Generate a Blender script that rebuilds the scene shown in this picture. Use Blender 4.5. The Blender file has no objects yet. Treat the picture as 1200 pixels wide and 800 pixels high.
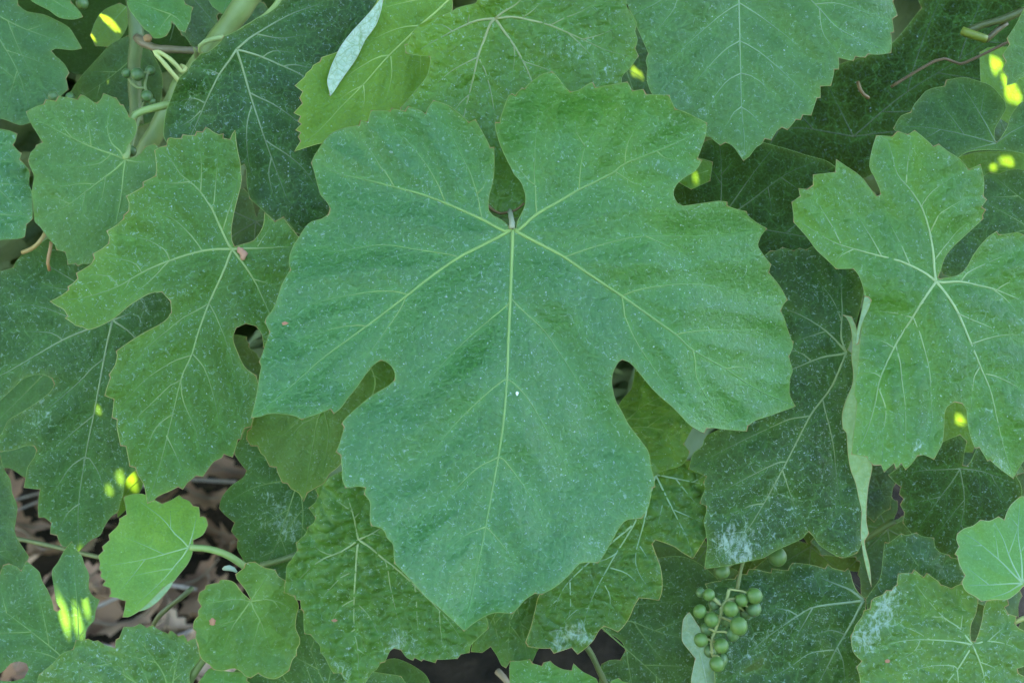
import bpy, math, random
import numpy as np
from mathutils import Vector, Matrix
from mathutils.geometry import delaunay_2d_cdt

# ------------------------------------------------------------------ camera, sky, sun, exposure
sc = bpy.context.scene
PITCH = math.radians(20.0)
CAM_H = 0.95
FOCUS = 0.425
LENS = 50.0
K = 36.0 / LENS / 1200.0            # metres per photo pixel, per metre of distance

cam_d = bpy.data.cameras.new('camera')
cam = bpy.data.objects.new('camera', cam_d)
sc.collection.objects.link(cam)
cam.location = (0.0, 0.0, CAM_H)
cam.rotation_euler = (math.radians(90) - PITCH, 0, 0)
cam_d.lens = LENS
cam_d.sensor_width = 36.0
cam_d.clip_start = 0.01
cam_d.clip_end = 500.0
cam_d.dof.use_dof = True
cam_d.dof.focus_distance = FOCUS
cam_d.dof.aperture_fstop = 30.0
sc.camera = cam
bpy.context.view_layer.update()
CM = Matrix.LocRotScale(cam.location, cam.rotation_euler, None)
CROT = CM.to_3x3()

SUN_EL, SUN_AZ = math.radians(44.0), math.radians(-18.0)     # beyond the vine, a little to one side
SUNV = Vector((math.sin(SUN_AZ) * math.cos(SUN_EL), math.cos(SUN_AZ) * math.cos(SUN_EL), math.sin(SUN_EL)))
world = bpy.data.worlds.new('World')
sc.world = world
world.use_nodes = True
wn = world.node_tree.nodes
bg = wn['Background']
sky = wn.new('ShaderNodeTexSky')
sky.sky_type = 'NISHITA'
sky.sun_disc = False
sky.sun_elevation = SUN_EL
sky.sun_rotation = SUN_AZ
sky.altitude = 100
sky.air_density = 1.0
sky.dust_density = 2.0
sky.ozone_density = 1.0
world.node_tree.links.new(sky.outputs[0], bg.inputs[0])
bg.inputs[1].default_value = 0.12
sun_d = bpy.data.lights.new('sun', 'SUN')
sun_d.energy = 4.0
sun_d.angle = math.radians(0.4)
sun_d.color = (1.0, 0.94, 0.84)
sun = bpy.data.objects.new('sun', sun_d)
sc.collection.objects.link(sun)
sun.rotation_euler = (-SUNV).to_track_quat('-Z', 'Y').to_euler()
sc.view_settings.view_transform = 'Standard'
sc.view_settings.look = 'None'
sc.view_settings.gamma = 1.0
sc.view_settings.exposure = 4.36
sc.cycles.max_bounces = 10
sc.cycles.transmission_bounces = 6
sc.cycles.use_denoising = True

# ------------------------------------------------------------------ helpers
rng = np.random.default_rng(7)
random.seed(11)


def link(o):
    sc.collection.objects.link(o)
    return o


def tag(o, label=None, cat=None, group=None, kind=None):
    for k, v in (('label', label), ('category', cat), ('group', group), ('kind', kind)):
        if v:
            o[k] = v
    return o


def mesh_obj(name, verts, faces, mat, parent=None, smooth=True):
    me = bpy.data.meshes.new(name)
    me.from_pydata(verts, [], faces)
    if smooth:
        me.polygons.foreach_set('use_smooth', [True] * len(me.polygons))
    me.materials.append(mat)
    me.update()
    o = link(bpy.data.objects.new(name, me))
    if parent is not None:
        o.parent = parent
    return o


def cam_pt(px, py, d):
    """Camera-space point seen at photo pixel (px, py), d metres away."""
    return Vector(((px - 600) * K * d, -(py - 400) * K * d, -d))


def world_pt(px, py, d):
    return CM @ cam_pt(px, py, d)


def pts(s):
    return [tuple(float(v) for v in t.split(',')) for t in s.split()]


def T(ix, iy, s):
    """Points measured in one 200-pixel square of the photo enlarged four times."""
    return [(200 * ix + a / 4, 200 * iy + b / 4) for a, b in pts(s)]


def catmull(p, step):
    p = [np.array(q, float) for q in p]
    if len(p) < 3:
        n = max(2, int(np.linalg.norm(p[-1] - p[0]) / step) + 1)
        return [p[0] + (p[-1] - p[0]) * t for t in np.linspace(0, 1, n)]
    out = []
    for i in range(len(p) - 1):
        a = p[i - 1] if i else p[0] * 2 - p[1]
        b, c = p[i], p[i + 1]
        d = p[i + 2] if i + 2 < len(p) else c * 2 - b
        n = max(1, int(np.linalg.norm(c - b) / step))
        for k in range(n):
            t = k / n
            out.append(0.5 * (2 * b + (c - a) * t + (2 * a - 5 * b + 4 * c - d) * t * t + (3 * b - a - 3 * c + d) * t ** 3))
    out.append(p[-1])
    return out


def smooth_outline(p, step, corner=37):
    """Closed outline: sharp teeth stay sharp, the runs between them become curves."""
    q = []
    for a in p:
        if not q or math.dist(a, q[-1]) > 1.2:
            q.append(a)
    if math.dist(q[0], q[-1]) < 1.2:
        q.pop()
    n = len(q)
    sharp = []
    for i in range(n):
        a, b, c = np.array(q[i - 1]), np.array(q[i]), np.array(q[(i + 1) % n])
        u, v = b - a, c - b
        ang = math.degrees(math.acos(max(-1, min(1, float(u @ v) / (np.linalg.norm(u) * np.linalg.norm(v) + 1e-9)))))
        sharp.append(ang > corner)
    if not any(sharp):
        sharp[0] = True
    s0 = sharp.index(True)
    q = q[s0:] + q[:s0]
    sharp = sharp[s0:] + sharp[:s0]
    out, flags, i = [], [], 0
    q2, sh2 = q + [q[0]], sharp + [True]
    while i < n:
        j = i + 1
        while not sh2[j]:
            j += 1
        run = catmull(q2[i:j + 1], step)
        for k, r in enumerate(run[:-1]):
            out.append((float(r[0]), float(r[1])))
            flags.append(k == 0)
        i = j
    return out, flags


def inside(poly, x, y):
    poly = np.asarray(poly)
    x0, y0 = poly[:, 0], poly[:, 1]
    x1, y1 = np.roll(x0, -1), np.roll(y0, -1)
    res = np.zeros(len(x), bool)
    for a, b, c, d in zip(x0, y0, x1, y1):
        m = (b > y) != (d > y)
        if d != b:
            res ^= m & (x < (c - a) * (y - b) / (d - b) + a)
    return res


def seg_dist(x, y, segs):
    best = np.full(len(x), 1e9)
    for a, b, c, d in segs:
        dx, dy = c - a, d - b
        t = np.clip(((x - a) * dx + (y - b) * dy) / (dx * dx + dy * dy + 1e-9), 0, 1)
        best = np.minimum(best, (x - a - t * dx) ** 2 + (y - b - t * dy) ** 2)
    return np.sqrt(best)


_lat = np.random.default_rng(3).random((256, 256))


def vnoise(x, y):
    xi, yi = np.floor(x).astype(int), np.floor(y).astype(int)
    u, v = x - xi, y - yi
    u, v = u * u * (3 - 2 * u), v * v * (3 - 2 * v)
    g = lambda i, j: _lat[i % 256, j % 256]
    return (g(xi, yi) * (1 - u) + g(xi + 1, yi) * u) * (1 - v) + (g(xi, yi + 1) * (1 - u) + g(xi + 1, yi + 1) * u) * v - 0.5


def cells(x, y):
    """Worley noise: (distance to the nearest feature point, to the second nearest)."""
    xi, yi = np.floor(x).astype(int), np.floor(y).astype(int)
    f1, f2 = np.full(len(x), 9.0), np.full(len(x), 9.0)
    for i in (-1, 0, 1):
        for j in (-1, 0, 1):
            px = xi + i + _lat[(xi + i) % 256, (yi + j) % 256]
            py = yi + j + _lat[(xi + i + 97) % 256, (yi + j + 31) % 256]
            d = np.hypot(px - x, py - y)
            f2 = np.where(d < f1, f1, np.minimum(f2, d))
            f1 = np.minimum(f1, d)
    return f1, f2


def tube(path, radii, sides=6, flat=1.0, cap=True):
    """Vertices and faces of a tapered tube along 3-D points; flat squashes it along local z."""
    P = [Vector(p) for p in path]
    V, F = [], []
    up = Vector((0, 0, 1))
    for i, p in enumerate(P):
        t = (P[min(i + 1, len(P) - 1)] - P[max(i - 1, 0)]).normalized()
        if abs(t.dot(up)) > 0.95:
            up = Vector((0, 1, 0)) if abs(t.y) < 0.9 else Vector((1, 0, 0))
        s = t.cross(up).normalized()
        w = s.cross(t).normalized()
        for k in range(sides):
            a = 2 * math.pi * k / sides
            V.append(tuple(p + s * math.cos(a) * radii[i] + w * math.sin(a) * radii[i] * flat))
    for i in range(len(P) - 1):
        for k in range(sides):
            a, b = i * sides + k, i * sides + (k + 1) % sides
            F.append((a, b, b + sides, a + sides))
    if cap:
        F.append(tuple(range(sides))[::-1])
        F.append(tuple(range((len(P) - 1) * sides, len(P) * sides)))
    return V, F


# ------------------------------------------------------------------ materials
class NT:
    def __init__(self, name):
        self.m = bpy.data.materials.new(name)
        self.m.use_nodes = True
        self.t = self.m.node_tree
        self.t.nodes.clear()
        self.out = self.t.nodes.new('ShaderNodeOutputMaterial')

    def n(self, kind, **kw):
        node = self.t.nodes.new('ShaderNode' + kind)
        for k, v in kw.items():
            setattr(node, k, v)
        return node

    def set(self, sock, v):
        if hasattr(v, 'is_linked') or hasattr(v, 'links'):
            self.t.links.new(v, sock)
        else:
            sock.default_value = v

    def math(self, op, a, b=0.0, c=None, clamp=False):
        n = self.n('Math', operation=op, use_clamp=clamp)
        self.set(n.inputs[0], a)
        self.set(n.inputs[1], b)
        if c is not None:
            self.set(n.inputs[2], c)
        return n.outputs[0]

    def mix(self, f, a, b, blend='MIX'):
        n = self.n('Mix', data_type='RGBA', blend_type=blend)
        self.set(n.inputs[0], f)
        self.set(n.inputs[6], a if not isinstance(a, tuple) else (*a, 1) if len(a) == 3 else a)
        self.set(n.inputs[7], b if not isinstance(b, tuple) else (*b, 1) if len(b) == 3 else b)
        return n.outputs[2]

    def ramp(self, v, lo, hi, smooth=True, a=0.0, b=1.0):
        n = self.n('MapRange', interpolation_type='SMOOTHSTEP' if smooth else 'LINEAR')
        self.set(n.inputs[0], v)
        self.set(n.inputs[1], lo)
        self.set(n.inputs[2], hi)
        self.set(n.inputs[3], a)
        self.set(n.inputs[4], b)
        return n.outputs[0]

    def noise(self, vec, scale, detail=3.0, rough=0.55, color=False):
        n = self.n('TexNoise')
        self.set(n.inputs['Vector'], vec)
        n.inputs['Scale'].default_value = scale
        n.inputs['Detail'].default_value = detail
        n.inputs['Roughness'].default_value = rough
        return n.outputs['Color' if color else 'Fac']

    def voro(self, vec, scale, feature='F1'):
        n = self.n('TexVoronoi', feature=feature)
        self.set(n.inputs['Vector'], vec)
        n.inputs['Scale'].default_value = scale
        return n

    def vmath(self, op, a, b):
        n = self.n('VectorMath', operation=op)
        self.set(n.inputs[0], a)
        if op == 'SCALE':
            self.set(n.inputs[3], b)
        else:
            self.set(n.inputs[1], b)
        return n.outputs[0]

    def oattr(self, name):
        n = self.n('Attribute', attribute_type='OBJECT', attribute_name=name)
        return n.outputs['Fac']

    def gattr(self, name):
        n = self.n('Attribute', attribute_type='GEOMETRY', attribute_name=name)
        return n.outputs['Fac']


def leaf_material():
    t = NT('vine_leaf_blade')
    oi = t.n('ObjectInfo')
    co = t.n('TexCoord').outputs['Object']
    off = t.vmath('SCALE', (3.1, 1.7, 2.3), oi.outputs['Random'])
    vec = t.vmath('ADD', co, off)
    warp = t.vmath('SCALE', t.noise(vec, 260, 2, color=True), 0.0022)
    wv = t.vmath('ADD', vec, warp)
    dust, wrinkle = t.oattr('dust'), t.oattr('wrinkle')
    vein, rim = t.gattr('vein'), t.gattr('rim')
    raw = oi.outputs['Color']
    base = t.mix(t.gattr('yellow'), raw, t.mix(1.0, raw, (1.55, 1.28, 0.45), 'MULTIPLY'))   # light through the lobes, put into the colour as a yellow tint
    n1 = t.noise(vec, 22, 4)
    n2 = t.noise(vec, 130, 3)
    col = t.mix(t.ramp(n1, 0.3, 0.7), t.mix(1.0, base, (0.93, 0.96, 1.05), 'MULTIPLY'), t.mix(1.0, base, (1.10, 1.05, 0.92), 'MULTIPLY'))
    col = t.mix(t.ramp(n2, 0.25, 0.75, a=0.0, b=0.35), col, t.mix(1.0, col, (0.75, 0.78, 0.75), 'MULTIPLY'))
    # fine veinlets
    e1 = t.voro(wv, 190, 'DISTANCE_TO_EDGE').outputs['Distance']
    e2 = t.voro(wv, 620, 'DISTANCE_TO_EDGE').outputs['Distance']
    l1 = t.ramp(e1, 0.0, 0.055, a=1.0, b=0.0)
    l2 = t.ramp(e2, 0.0, 0.12, a=1.0, b=0.0)
    net = t.math('ADD', t.math('MULTIPLY', l1, 0.42), t.math('MULTIPLY', l2, 0.30))
    pale = t.mix(0.55, base, (0.15, 0.36, 0.08))
    col = t.mix(t.ramp(e2, 0.15, 0.5, a=0.0, b=0.45), col, t.mix(1.0, col, (0.66, 0.74, 0.66), 'MULTIPLY'))
    col = t.mix(net, col, pale)
    n3 = t.noise(vec, 1100, 4, 0.75)
    col = t.mix(t.ramp(n3, 0.35, 0.65, a=0.0, b=0.75), col, t.mix(1.0, col, (0.55, 0.62, 0.55), 'MULTIPLY'))
    col = t.mix(t.math('MULTIPLY', vein, 0.30), col, pale)
    col = t.mix(t.math('MULTIPLY', rim, 0.25), col, (0.20, 0.30, 0.06))
    # dry spray residue and glints painted as specks: fine dots, short strokes and a thin uneven film
    v1 = t.voro(wv, 1500)
    s1 = t.n('SeparateColor')
    t.set(s1.inputs[0], v1.outputs['Color'])
    patch = t.ramp(t.noise(vec, 40, 4), 0.40, 0.70, a=0.18, b=1.0)
    th = t.math('SUBTRACT', 1.0, t.math('MULTIPLY', t.math('MULTIPLY', dust, patch), 0.60))
    big = t.math('MULTIPLY', t.math('POWER', s1.outputs[1], 3.0), 0.30)
    d1 = t.math('MULTIPLY', t.math('GREATER_THAN', s1.outputs[0], th),
                t.math('LESS_THAN', v1.outputs['Distance'], t.math('ADD', 0.10, big)))
    rot = t.n('Mapping')
    t.set(rot.inputs[0], t.vmath('ADD', vec, t.vmath('SCALE', t.noise(vec, 90, 2, color=True), 0.02)))
    rot.inputs['Rotation'].default_value = (0, 0, 0.8)
    rot.inputs['Scale'].default_value = (1, 0.30, 1)
    v2 = t.voro(rot.outputs[0], 1300)
    s2 = t.n('SeparateColor')
    t.set(s2.inputs[0], v2.outputs['Color'])
    patch2 = t.ramp(t.noise(vec, 55, 2), 0.42, 0.72)
    th2 = t.math('SUBTRACT', 1.0, t.math('MULTIPLY', t.math('MULTIPLY', dust, patch2), 0.5))
    d2 = t.math('MULTIPLY', t.math('GREATER_THAN', s2.outputs[0], th2), t.math('LESS_THAN', v2.outputs['Distance'], 0.24))
    dots = t.math('MULTIPLY', t.math('MAXIMUM', d1, t.math('MULTIPLY', d2, 0.7)), t.ramp(s1.outputs[2], 0.0, 1.0, a=0.35, b=1.0))
    film = t.math('MULTIPLY', t.math('MULTIPLY', t.ramp(t.noise(vec, 300, 5, 0.7), 0.4, 0.75), patch), t.math('MULTIPLY', dust, 0.055))
    col = t.mix(film, col, (0.42, 0.52, 0.50))
    col = t.mix(t.math('MULTIPLY', dots, 0.48), col, (0.62, 0.72, 0.70))
    # chalky residue where the spray dried: tips and edges
    ck = t.gattr('chalk')
    cn = t.math('ADD', t.math('MULTIPLY', t.noise(t.vmath('MULTIPLY', wv, (1.7, 0.7, 1.0)), 420, 6, 0.8), 0.86), t.math('MULTIPLY', l1, 0.07))
    cm = t.ramp(t.math('ADD', cn, t.math('MULTIPLY', ck, 0.26)), 0.60, 0.80)
    col = t.mix(t.math('MULTIPLY', cm, t.math('MULTIPLY', t.math('MINIMUM', t.math('MULTIPLY', ck, 3.0), 1.0), 0.60)), col, (0.46, 0.58, 0.54))
    # fine pale hairs, broken and curved
    hv = t.vmath('ADD', vec, t.vmath('SCALE', t.noise(vec, 350, 2, color=True), 0.004))
    e3 = t.voro(hv, 420, 'DISTANCE_TO_EDGE').outputs['Distance']
    hair = t.math('MULTIPLY', t.ramp(e3, 0.015, 0.05, a=1.0, b=0.0), t.ramp(t.noise(vec, 800, 2), 0.50, 0.62))
    hair = t.math('MULTIPLY', hair, t.math('ADD', 0.15, t.math('MULTIPLY', dust, 0.45)))
    col = t.mix(hair, col, (0.34, 0.48, 0.42))
    # underside: pale and felted
    geo = t.n('NewGeometry')
    fu = t.ramp(t.noise(vec, 500, 4), 0.3, 0.7)
    felt = t.oattr('felt')
    under = t.mix(felt, t.mix(fu, (0.10, 0.17, 0.085), (0.17, 0.25, 0.14)), t.mix(fu, (0.38, 0.50, 0.43), (0.52, 0.62, 0.55)))
    under = t.mix(t.math('MULTIPLY', net, 1.2), under, (0.26, 0.34, 0.16))
    colf = t.mix(geo.outputs['Backfacing'], col, under)
    # relief
    h = t.math('MULTIPLY', t.math('MINIMUM', e1, 0.22), t.math('MULTIPLY', wrinkle, 3.2))
    h = t.math('ADD', h, t.math('MULTIPLY', t.math('MINIMUM', e2, 0.3), 0.55))
    h = t.math('ADD', h, t.math('MULTIPLY', t.noise(vec, 420, 5, 0.7), 0.9))
    h = t.math('ADD', h, t.math('MULTIPLY', dots, 0.25))
    bump = t.n('Bump')
    bump.inputs['Strength'].default_value = 0.9
    bump.inputs['Distance'].default_value = 0.0006
    t.set(bump.inputs['Height'], h)
    p = t.n('BsdfPrincipled')
    t.set(p.inputs['Base Color'], colf)
    t.set(p.inputs['Normal'], bump.outputs[0])
    gl = t.math('ADD', t.oattr('rough'), t.math('MULTIPLY', t.noise(vec, 60, 3), 0.12))
    t.set(p.inputs['Roughness'], t.mix(geo.outputs['Backfacing'], gl, (0.85, 0.85, 0.85)))
    t.set(p.inputs['Specular IOR Level'], t.oattr('gloss'))
    tr = t.n('BsdfTranslucent')
    trc = t.mix(1.0, t.mix(0.25, base, (0.10, 0.14, 0.02)), (4.2, 3.7, 1.1), 'MULTIPLY')
    trc = t.mix(t.math('MULTIPLY', net, 0.8), trc, t.mix(1.0, trc, (0.6, 0.6, 0.5), 'MULTIPLY'))
    t.set(tr.inputs['Color'], trc)
    mx = t.n('MixShader')
    mx.inputs[0].default_value = 0.30
    t.t.links.new(p.outputs[0], mx.inputs[1])
    t.t.links.new(tr.outputs[0], mx.inputs[2])
    t.t.links.new(mx.outputs[0], t.out.inputs[0])
    return t.m


def plain(name, c1, c2, scale=300, rough=0.5, bump=0.3, dist=0.0006, spec=0.4, objcol=False, sss=0.0, trans=0.0, fade=False):
    t = NT(name)
    co = t.n('TexCoord').outputs['Object']
    oi = t.n('ObjectInfo')
    vec = t.vmath('ADD', co, t.vmath('SCALE', (5.0, 3.0, 4.0), oi.outputs['Random']))
    a = t.noise(vec, scale, 4)
    col = t.mix(t.ramp(a, 0.3, 0.7), c1, c2)
    if objcol:
        col = t.mix(t.ramp(a, 0.3, 0.7, a=0.0, b=0.5), oi.outputs['Color'], t.mix(1.0, oi.outputs['Color'], c2, 'MULTIPLY'))
    if fade:
        lc = t.n('Attribute', attribute_type='OBJECT', attribute_name='leaf_tint').outputs['Color']
        col = t.mix(t.gattr('fade'), col, lc)
    p = t.n('BsdfPrincipled')
    t.set(p.inputs['Base Color'], col)
    p.inputs['Roughness'].default_value = rough
    p.inputs['Specular IOR Level'].default_value = spec
    if sss:
        p.inputs['Subsurface Weight'].default_value = sss
        p.inputs['Subsurface Radius'].default_value = (0.003, 0.004, 0.001)
        p.inputs['Subsurface Scale'].default_value = 0.6
    b = t.n('Bump')
    b.inputs['Strength'].default_value = bump
    b.inputs['Distance'].default_value = dist
    t.set(b.inputs['Height'], t.noise(vec, scale * 2.2, 5, 0.65))
    t.set(p.inputs['Normal'], b.outputs[0])
    if trans:
        tr = t.n('BsdfTranslucent')
        t.set(tr.inputs['Color'], col)
        mx = t.n('MixShader')
        mx.inputs[0].default_value = trans
        t.t.links.new(p.outputs[0], mx.inputs[1])
        t.t.links.new(tr.outputs[0], mx.inputs[2])
        t.t.links.new(mx.outputs[0], t.out.inputs[0])
    else:
        t.t.links.new(p.outputs[0], t.out.inputs[0])
    return t.m


M_LEAF = leaf_material()
M_VEIN = plain('vine_vein', (1, 1, 1), (0.72, 0.78, 0.85), 220, 0.5, 0.2, objcol=True, trans=0.15, fade=True)
M_STEM = plain('green_stem', (1, 1, 1), (0.7, 0.72, 0.7), 160, 0.45, 0.35, objcol=True)
M_TIP = plain('leaf_rim', (1, 1, 1), (0.9, 0.7, 0.6), 150, 0.55, 0.1, objcol=True, trans=0.3, fade=True)
M_GRAPE = plain('grape_skin', (1, 1, 1), (0.75, 0.82, 0.8), 260, 0.42, 0.12, objcol=True, sss=0.35)
M_DRY = plain("dry_leaf", (1, 1, 1), (0.66, 0.6, 0.54), 70, 0.85, 0.6, 0.002, spec=0.2, objcol=True, trans=0.12)
M_WOOD = plain('dead_wood', (1, 1, 1), (0.5, 0.47, 0.44), 140, 0.85, 0.8, 0.001, spec=0.2, objcol=True)
M_SOIL = plain('soil', (0.015, 0.011, 0.006), (0.044, 0.031, 0.018), 26, 0.95, 1.0, 0.02, spec=0.15)
M_WHITE = plain('white_speck', (0.8, 0.82, 0.8), (0.65, 0.7, 0.68), 900, 0.7, 0.3)

# ------------------------------------------------------------------ leaves
VEINCOL = (0.24, 0.36, 0.10, 1)
RIMCOL = (0.20, 0.33, 0.08, 1)


class Leaf:
    """One vine leaf: its outline and veins as photo pixels, its own distance (mm behind the nearest
    leaf), slopes, cupping, folds and quilting; the mesh is built in metres at its real place."""

    def __init__(s, key, outline, J, label, d=20, g=(0, 0), cup=(0, 0, 0), wav=(1.2, 60), bul=0.45, quilt=(0, 16),
                 folds=(), col=(0.05, 0.13, 0.045), dust=0.4, wrinkle=0.25, rough=0.42, veins='', vw=4.2, sw=2.0, grid=5.0,
                 auto=0, holes=(), flip=False, of=None, vcol=VEINCOL, rim=RIMCOL, group=None, petiole=None, cat='leaf', rimw=1.0, skip=(), margin=True, felt=0.3, bulw=14, gloss=0.36, chalk=(), yellow=()):
        s.key, s.J, s.label, s.d = key, J, label, 1.3 * d / 1000
        s.felt, s.bulw, s.gloss, s.chalk, s.yellow = felt, bulw, gloss, chalk, yellow
        s.g, s.cup, s.wav, s.bul, s.quilt, s.folds = g, cup, wav, bul, quilt, folds
        s.col, s.dust, s.wrinkle, s.rough = col, dust, wrinkle, rough
        s.vw, s.sw, s.grid, s.flip, s.of, s.vcol, s.rim, s.group = vw, sw, grid, flip, of, vcol, rim, group
        s.petiole, s.cat, s.rimw, s.skip, s.margin = petiole, cat, rimw, skip, margin
        s.seed = sum(ord(c) * (i + 3) for i, c in enumerate(key)) % 97
        s.poly, s.sharp = smooth_outline(outline, grid * 0.9)
        s.holes = [smooth_outline(h, grid * 0.9)[0] for h in holes]
        s.veins = []
        for mv in veins.split(';'):
            if mv.strip():
                s.veins.append([pts(v) for v in mv.split('|')])
        if auto:
            s.auto_sides(auto)
        s.segs = []
        for mv in s.veins:
            for v in mv:
                s.segs += [(*a, *b) for a, b in zip(v, v[1:])]

    def auto_sides(s, gap):
        P = np.array(s.poly)
        rr = random.Random(s.seed)
        for mv in s.veins:
            if len(mv) > 1:
                continue
            run = catmull(mv[0], 4)
            L = len(run)
            side = 1
            k = int(gap / 4 * 0.9)
            while k < L - 6:
                b = run[k]
                t = run[min(k + 3, L - 1)] - run[max(k - 3, 0)]
                t = t / (np.linalg.norm(t) + 1e-9)
                nrm = np.array((-t[1], t[0])) * side
                direc = t * 0.75 + nrm * 0.66
                q, line = np.array(b), [tuple(b)]
                for _ in range(40):
                    q = q + direc * 7
                    direc = direc + t * 0.022
                    direc /= np.linalg.norm(direc)
                    if not inside(P, np.array([q[0] + direc[0] * 6]), np.array([q[1] + direc[1] * 6]))[0]:
                        break
                    if math.dist(q, b) > (L - k) * 4 * 0.95 + 12:
                        break
                    line.append(tuple(q))
                if len(line) > 2:
                    mv.append(line[::2] + ([line[-1]] if len(line) % 2 == 0 else []))
                side = -side
                k += int(gap / 4 * rr.uniform(0.45, 0.75)) + 1

    def rel(s, x, y):
        """Depth of the surface in metres, less the leaf's own distance."""
        x, y = np.asarray(x, float), np.asarray(y, float)
        u, v = (x - s.J[0]) / 100, (y - s.J[1]) / 100
        m = 0.0252                                        # metres per hundred pixels, near enough
        d = m * (s.g[0] * u + s.g[1] * v) + m * (s.cup[0] * u * u + s.cup[1] * u * v + s.cup[2] * v * v)
        a, w = s.wav
        d = d + a / 1000 * (2 * vnoise(x / w + s.seed, y / w + 2 * s.seed) + 0.7 * vnoise(x / w * 2.3 + 9 + s.seed, y / w * 2.3))
        for (x1, y1, x2, y2, slope, soft) in s.folds:     # beyond this line the blade turns by a slope
            L = math.hypot(x2 - x1, y2 - y1)
            e = ((x - x1) * (y2 - y1) - (y - y1) * (x2 - x1)) / L
            e = np.where(e > 30 * soft, e, soft * np.log1p(np.exp(np.clip(e / soft, -40, 30))))
            d = d + slope * e * 0.000252
        if s.segs and s.bul:
            dv = seg_dist(x, y, s.segs)
            d = d - s.bul / 1000 * (1 - np.exp(-(dv / s.bulw) ** 2))
        if s.quilt[0]:
            q, c, asp = (*s.quilt, 1.0)[:3]
            jx = x + 8 * vnoise(x / 20, y / 20)
            f1, f2 = cells(jx / (c * asp) + s.seed, y / c)
            d = d - q / 1000 * np.clip((f2 - f1) * 1.6, 0, 1) ** 0.7
        return d

    def depth(s, x, y):
        return 0.42 + s.d + s.rel(x, y)

    def local(s, x, y, dd=0.0):
        x, y = np.asarray(x, float), np.asarray(y, float)
        d = s.depth(x, y) + dd
        return np.stack([(x - 600) * K * d - s.o.x, -(y - 400) * K * d - s.o.y, -d - s.o.z], 1)

    def build(s, parent=None):
        dJ = float(s.depth([s.J[0]], [s.J[1]])[0])
        s.o = cam_pt(*s.J, dJ)
        if parent is None:
            root = link(bpy.data.objects.new('vine_leaf', None))
            root.empty_display_size = 0.01
            root.matrix_world = Matrix.Translation(CM @ s.o) @ CROT.to_4x4()
            tag(root, s.label, s.cat, s.group)
        else:
            root = parent.root
            s.o = parent.o.copy()
        s.root = root
        # blade
        P = np.array(s.poly)
        g = s.grid
        (x0, y0), (x1, y1) = P.min(0), P.max(0)
        gx, gy = np.meshgrid(np.arange(x0, x1, g), np.arange(y0, y1, g * 0.87))
        gx = gx + (np.arange(gx.shape[0])[:, None] % 2) * g / 2
        X, Y = gx.ravel(), gy.ravel()
        loops = [s.poly] + s.holes
        keep = inside(s.poly, X, Y)
        for h in s.holes:
            keep &= ~inside(h, X, Y)
        X, Y = X[keep], Y[keep]
        osegs = [(*a, *b) for lp in loops for a, b in zip(lp, lp[1:] + lp[:1])]
        keep = seg_dist(X, Y, osegs) > g * 0.45
        X, Y = X[keep], Y[keep]
        V2, E2 = [], []
        for lp in loops:
            b = len(V2)
            V2 += [Vector(p) for p in lp]
            E2 += [(b + i, b + (i + 1) % len(lp)) for i in range(len(lp))]
        V2 += [Vector((a, b)) for a, b in zip(X, Y)]
        vo, _, fo, *_ = delaunay_2d_cdt(V2, E2, [], 0, 1e-4)
        vx, vy = np.array([v[0] for v in vo]), np.array([v[1] for v in vo])
        fa = np.array([f for f in fo if len(f) == 3])
        cx, cy = vx[fa].mean(1), vy[fa].mean(1)
        ok = inside(s.poly, cx, cy)
        for h in s.holes:
            ok &= ~inside(h, cx, cy)
        fa = fa[ok]
        a, b, c = fa.T
        area = (vx[b] - vx[a]) * (vy[c] - vy[a]) - (vx[c] - vx[a]) * (vy[b] - vy[a])
        ccw = area < 0                                     # image y runs down: upper face towards the viewer
        if s.flip:
            ccw = ~ccw
        fa = np.where(ccw[:, None], fa, fa[:, ::-1])
        co = s.local(vx, vy)
        blade = mesh_obj('folded_edge' if s.flip else 'blade', [tuple(v) for v in co], [tuple(int(i) for i in f) for f in fa], M_LEAF, root)
        me = blade.data
        if s.segs:
            wv = np.exp(-seg_dist(vx, vy, s.segs) / 5.0)
        else:
            wv = np.zeros(len(vx))
        rm = np.exp(-seg_dist(vx, vy, osegs) / 5.0)
        me.attributes.new('vein', 'FLOAT', 'POINT').data.foreach_set('value', wv.astype(np.float32))
        me.attributes.new('rim', 'FLOAT', 'POINT').data.foreach_set('value', rm.astype(np.float32))
        ch = np.zeros(len(vx))
        for (cx_, cy_, r_, k_) in s.chalk:
            ch += k_ * np.exp(-((vx - cx_) ** 2 + (vy - cy_) ** 2) / r_ ** 2)
        me.attributes.new('chalk', 'FLOAT', 'POINT').data.foreach_set('value', np.clip(ch, 0, 1).astype(np.float32))
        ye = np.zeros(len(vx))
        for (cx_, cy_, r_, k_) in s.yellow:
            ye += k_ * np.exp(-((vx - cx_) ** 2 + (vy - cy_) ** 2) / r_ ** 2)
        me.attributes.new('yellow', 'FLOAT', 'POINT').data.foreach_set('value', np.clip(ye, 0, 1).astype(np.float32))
        blade.color = (*s.col, 1)
        blade['felt'], blade['gloss'] = float(s.felt), float(s.gloss)
        blade['dust'], blade['wrinkle'], blade['rough'] = float(s.dust), float(s.wrinkle), float(s.rough)
        s.blade = blade
        # rim: the thickened pale edge with its ruddy tooth tips
        if s.margin:
            lp = s.poly
            L = s.local([p[0] for p in lp], [p[1] for p in lp])
            r = 0.00009 * s.rimw
            V, F = tube([tuple(v) for v in L] + [tuple(L[0])], [r * (1.7 if f else 1.0) for f in s.sharp] + [r], 4, cap=False)
            mo = mesh_obj('leaf_margin', V, F, M_TIP, root)
            mo.color = s.rim
            fd = np.repeat([0.75 if f else 0.0 for f in s.sharp] + [0.0], 4)
            mo.data.attributes.new('fade', 'FLOAT', 'POINT').data.foreach_set('value', fd.astype(np.float32))
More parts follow.
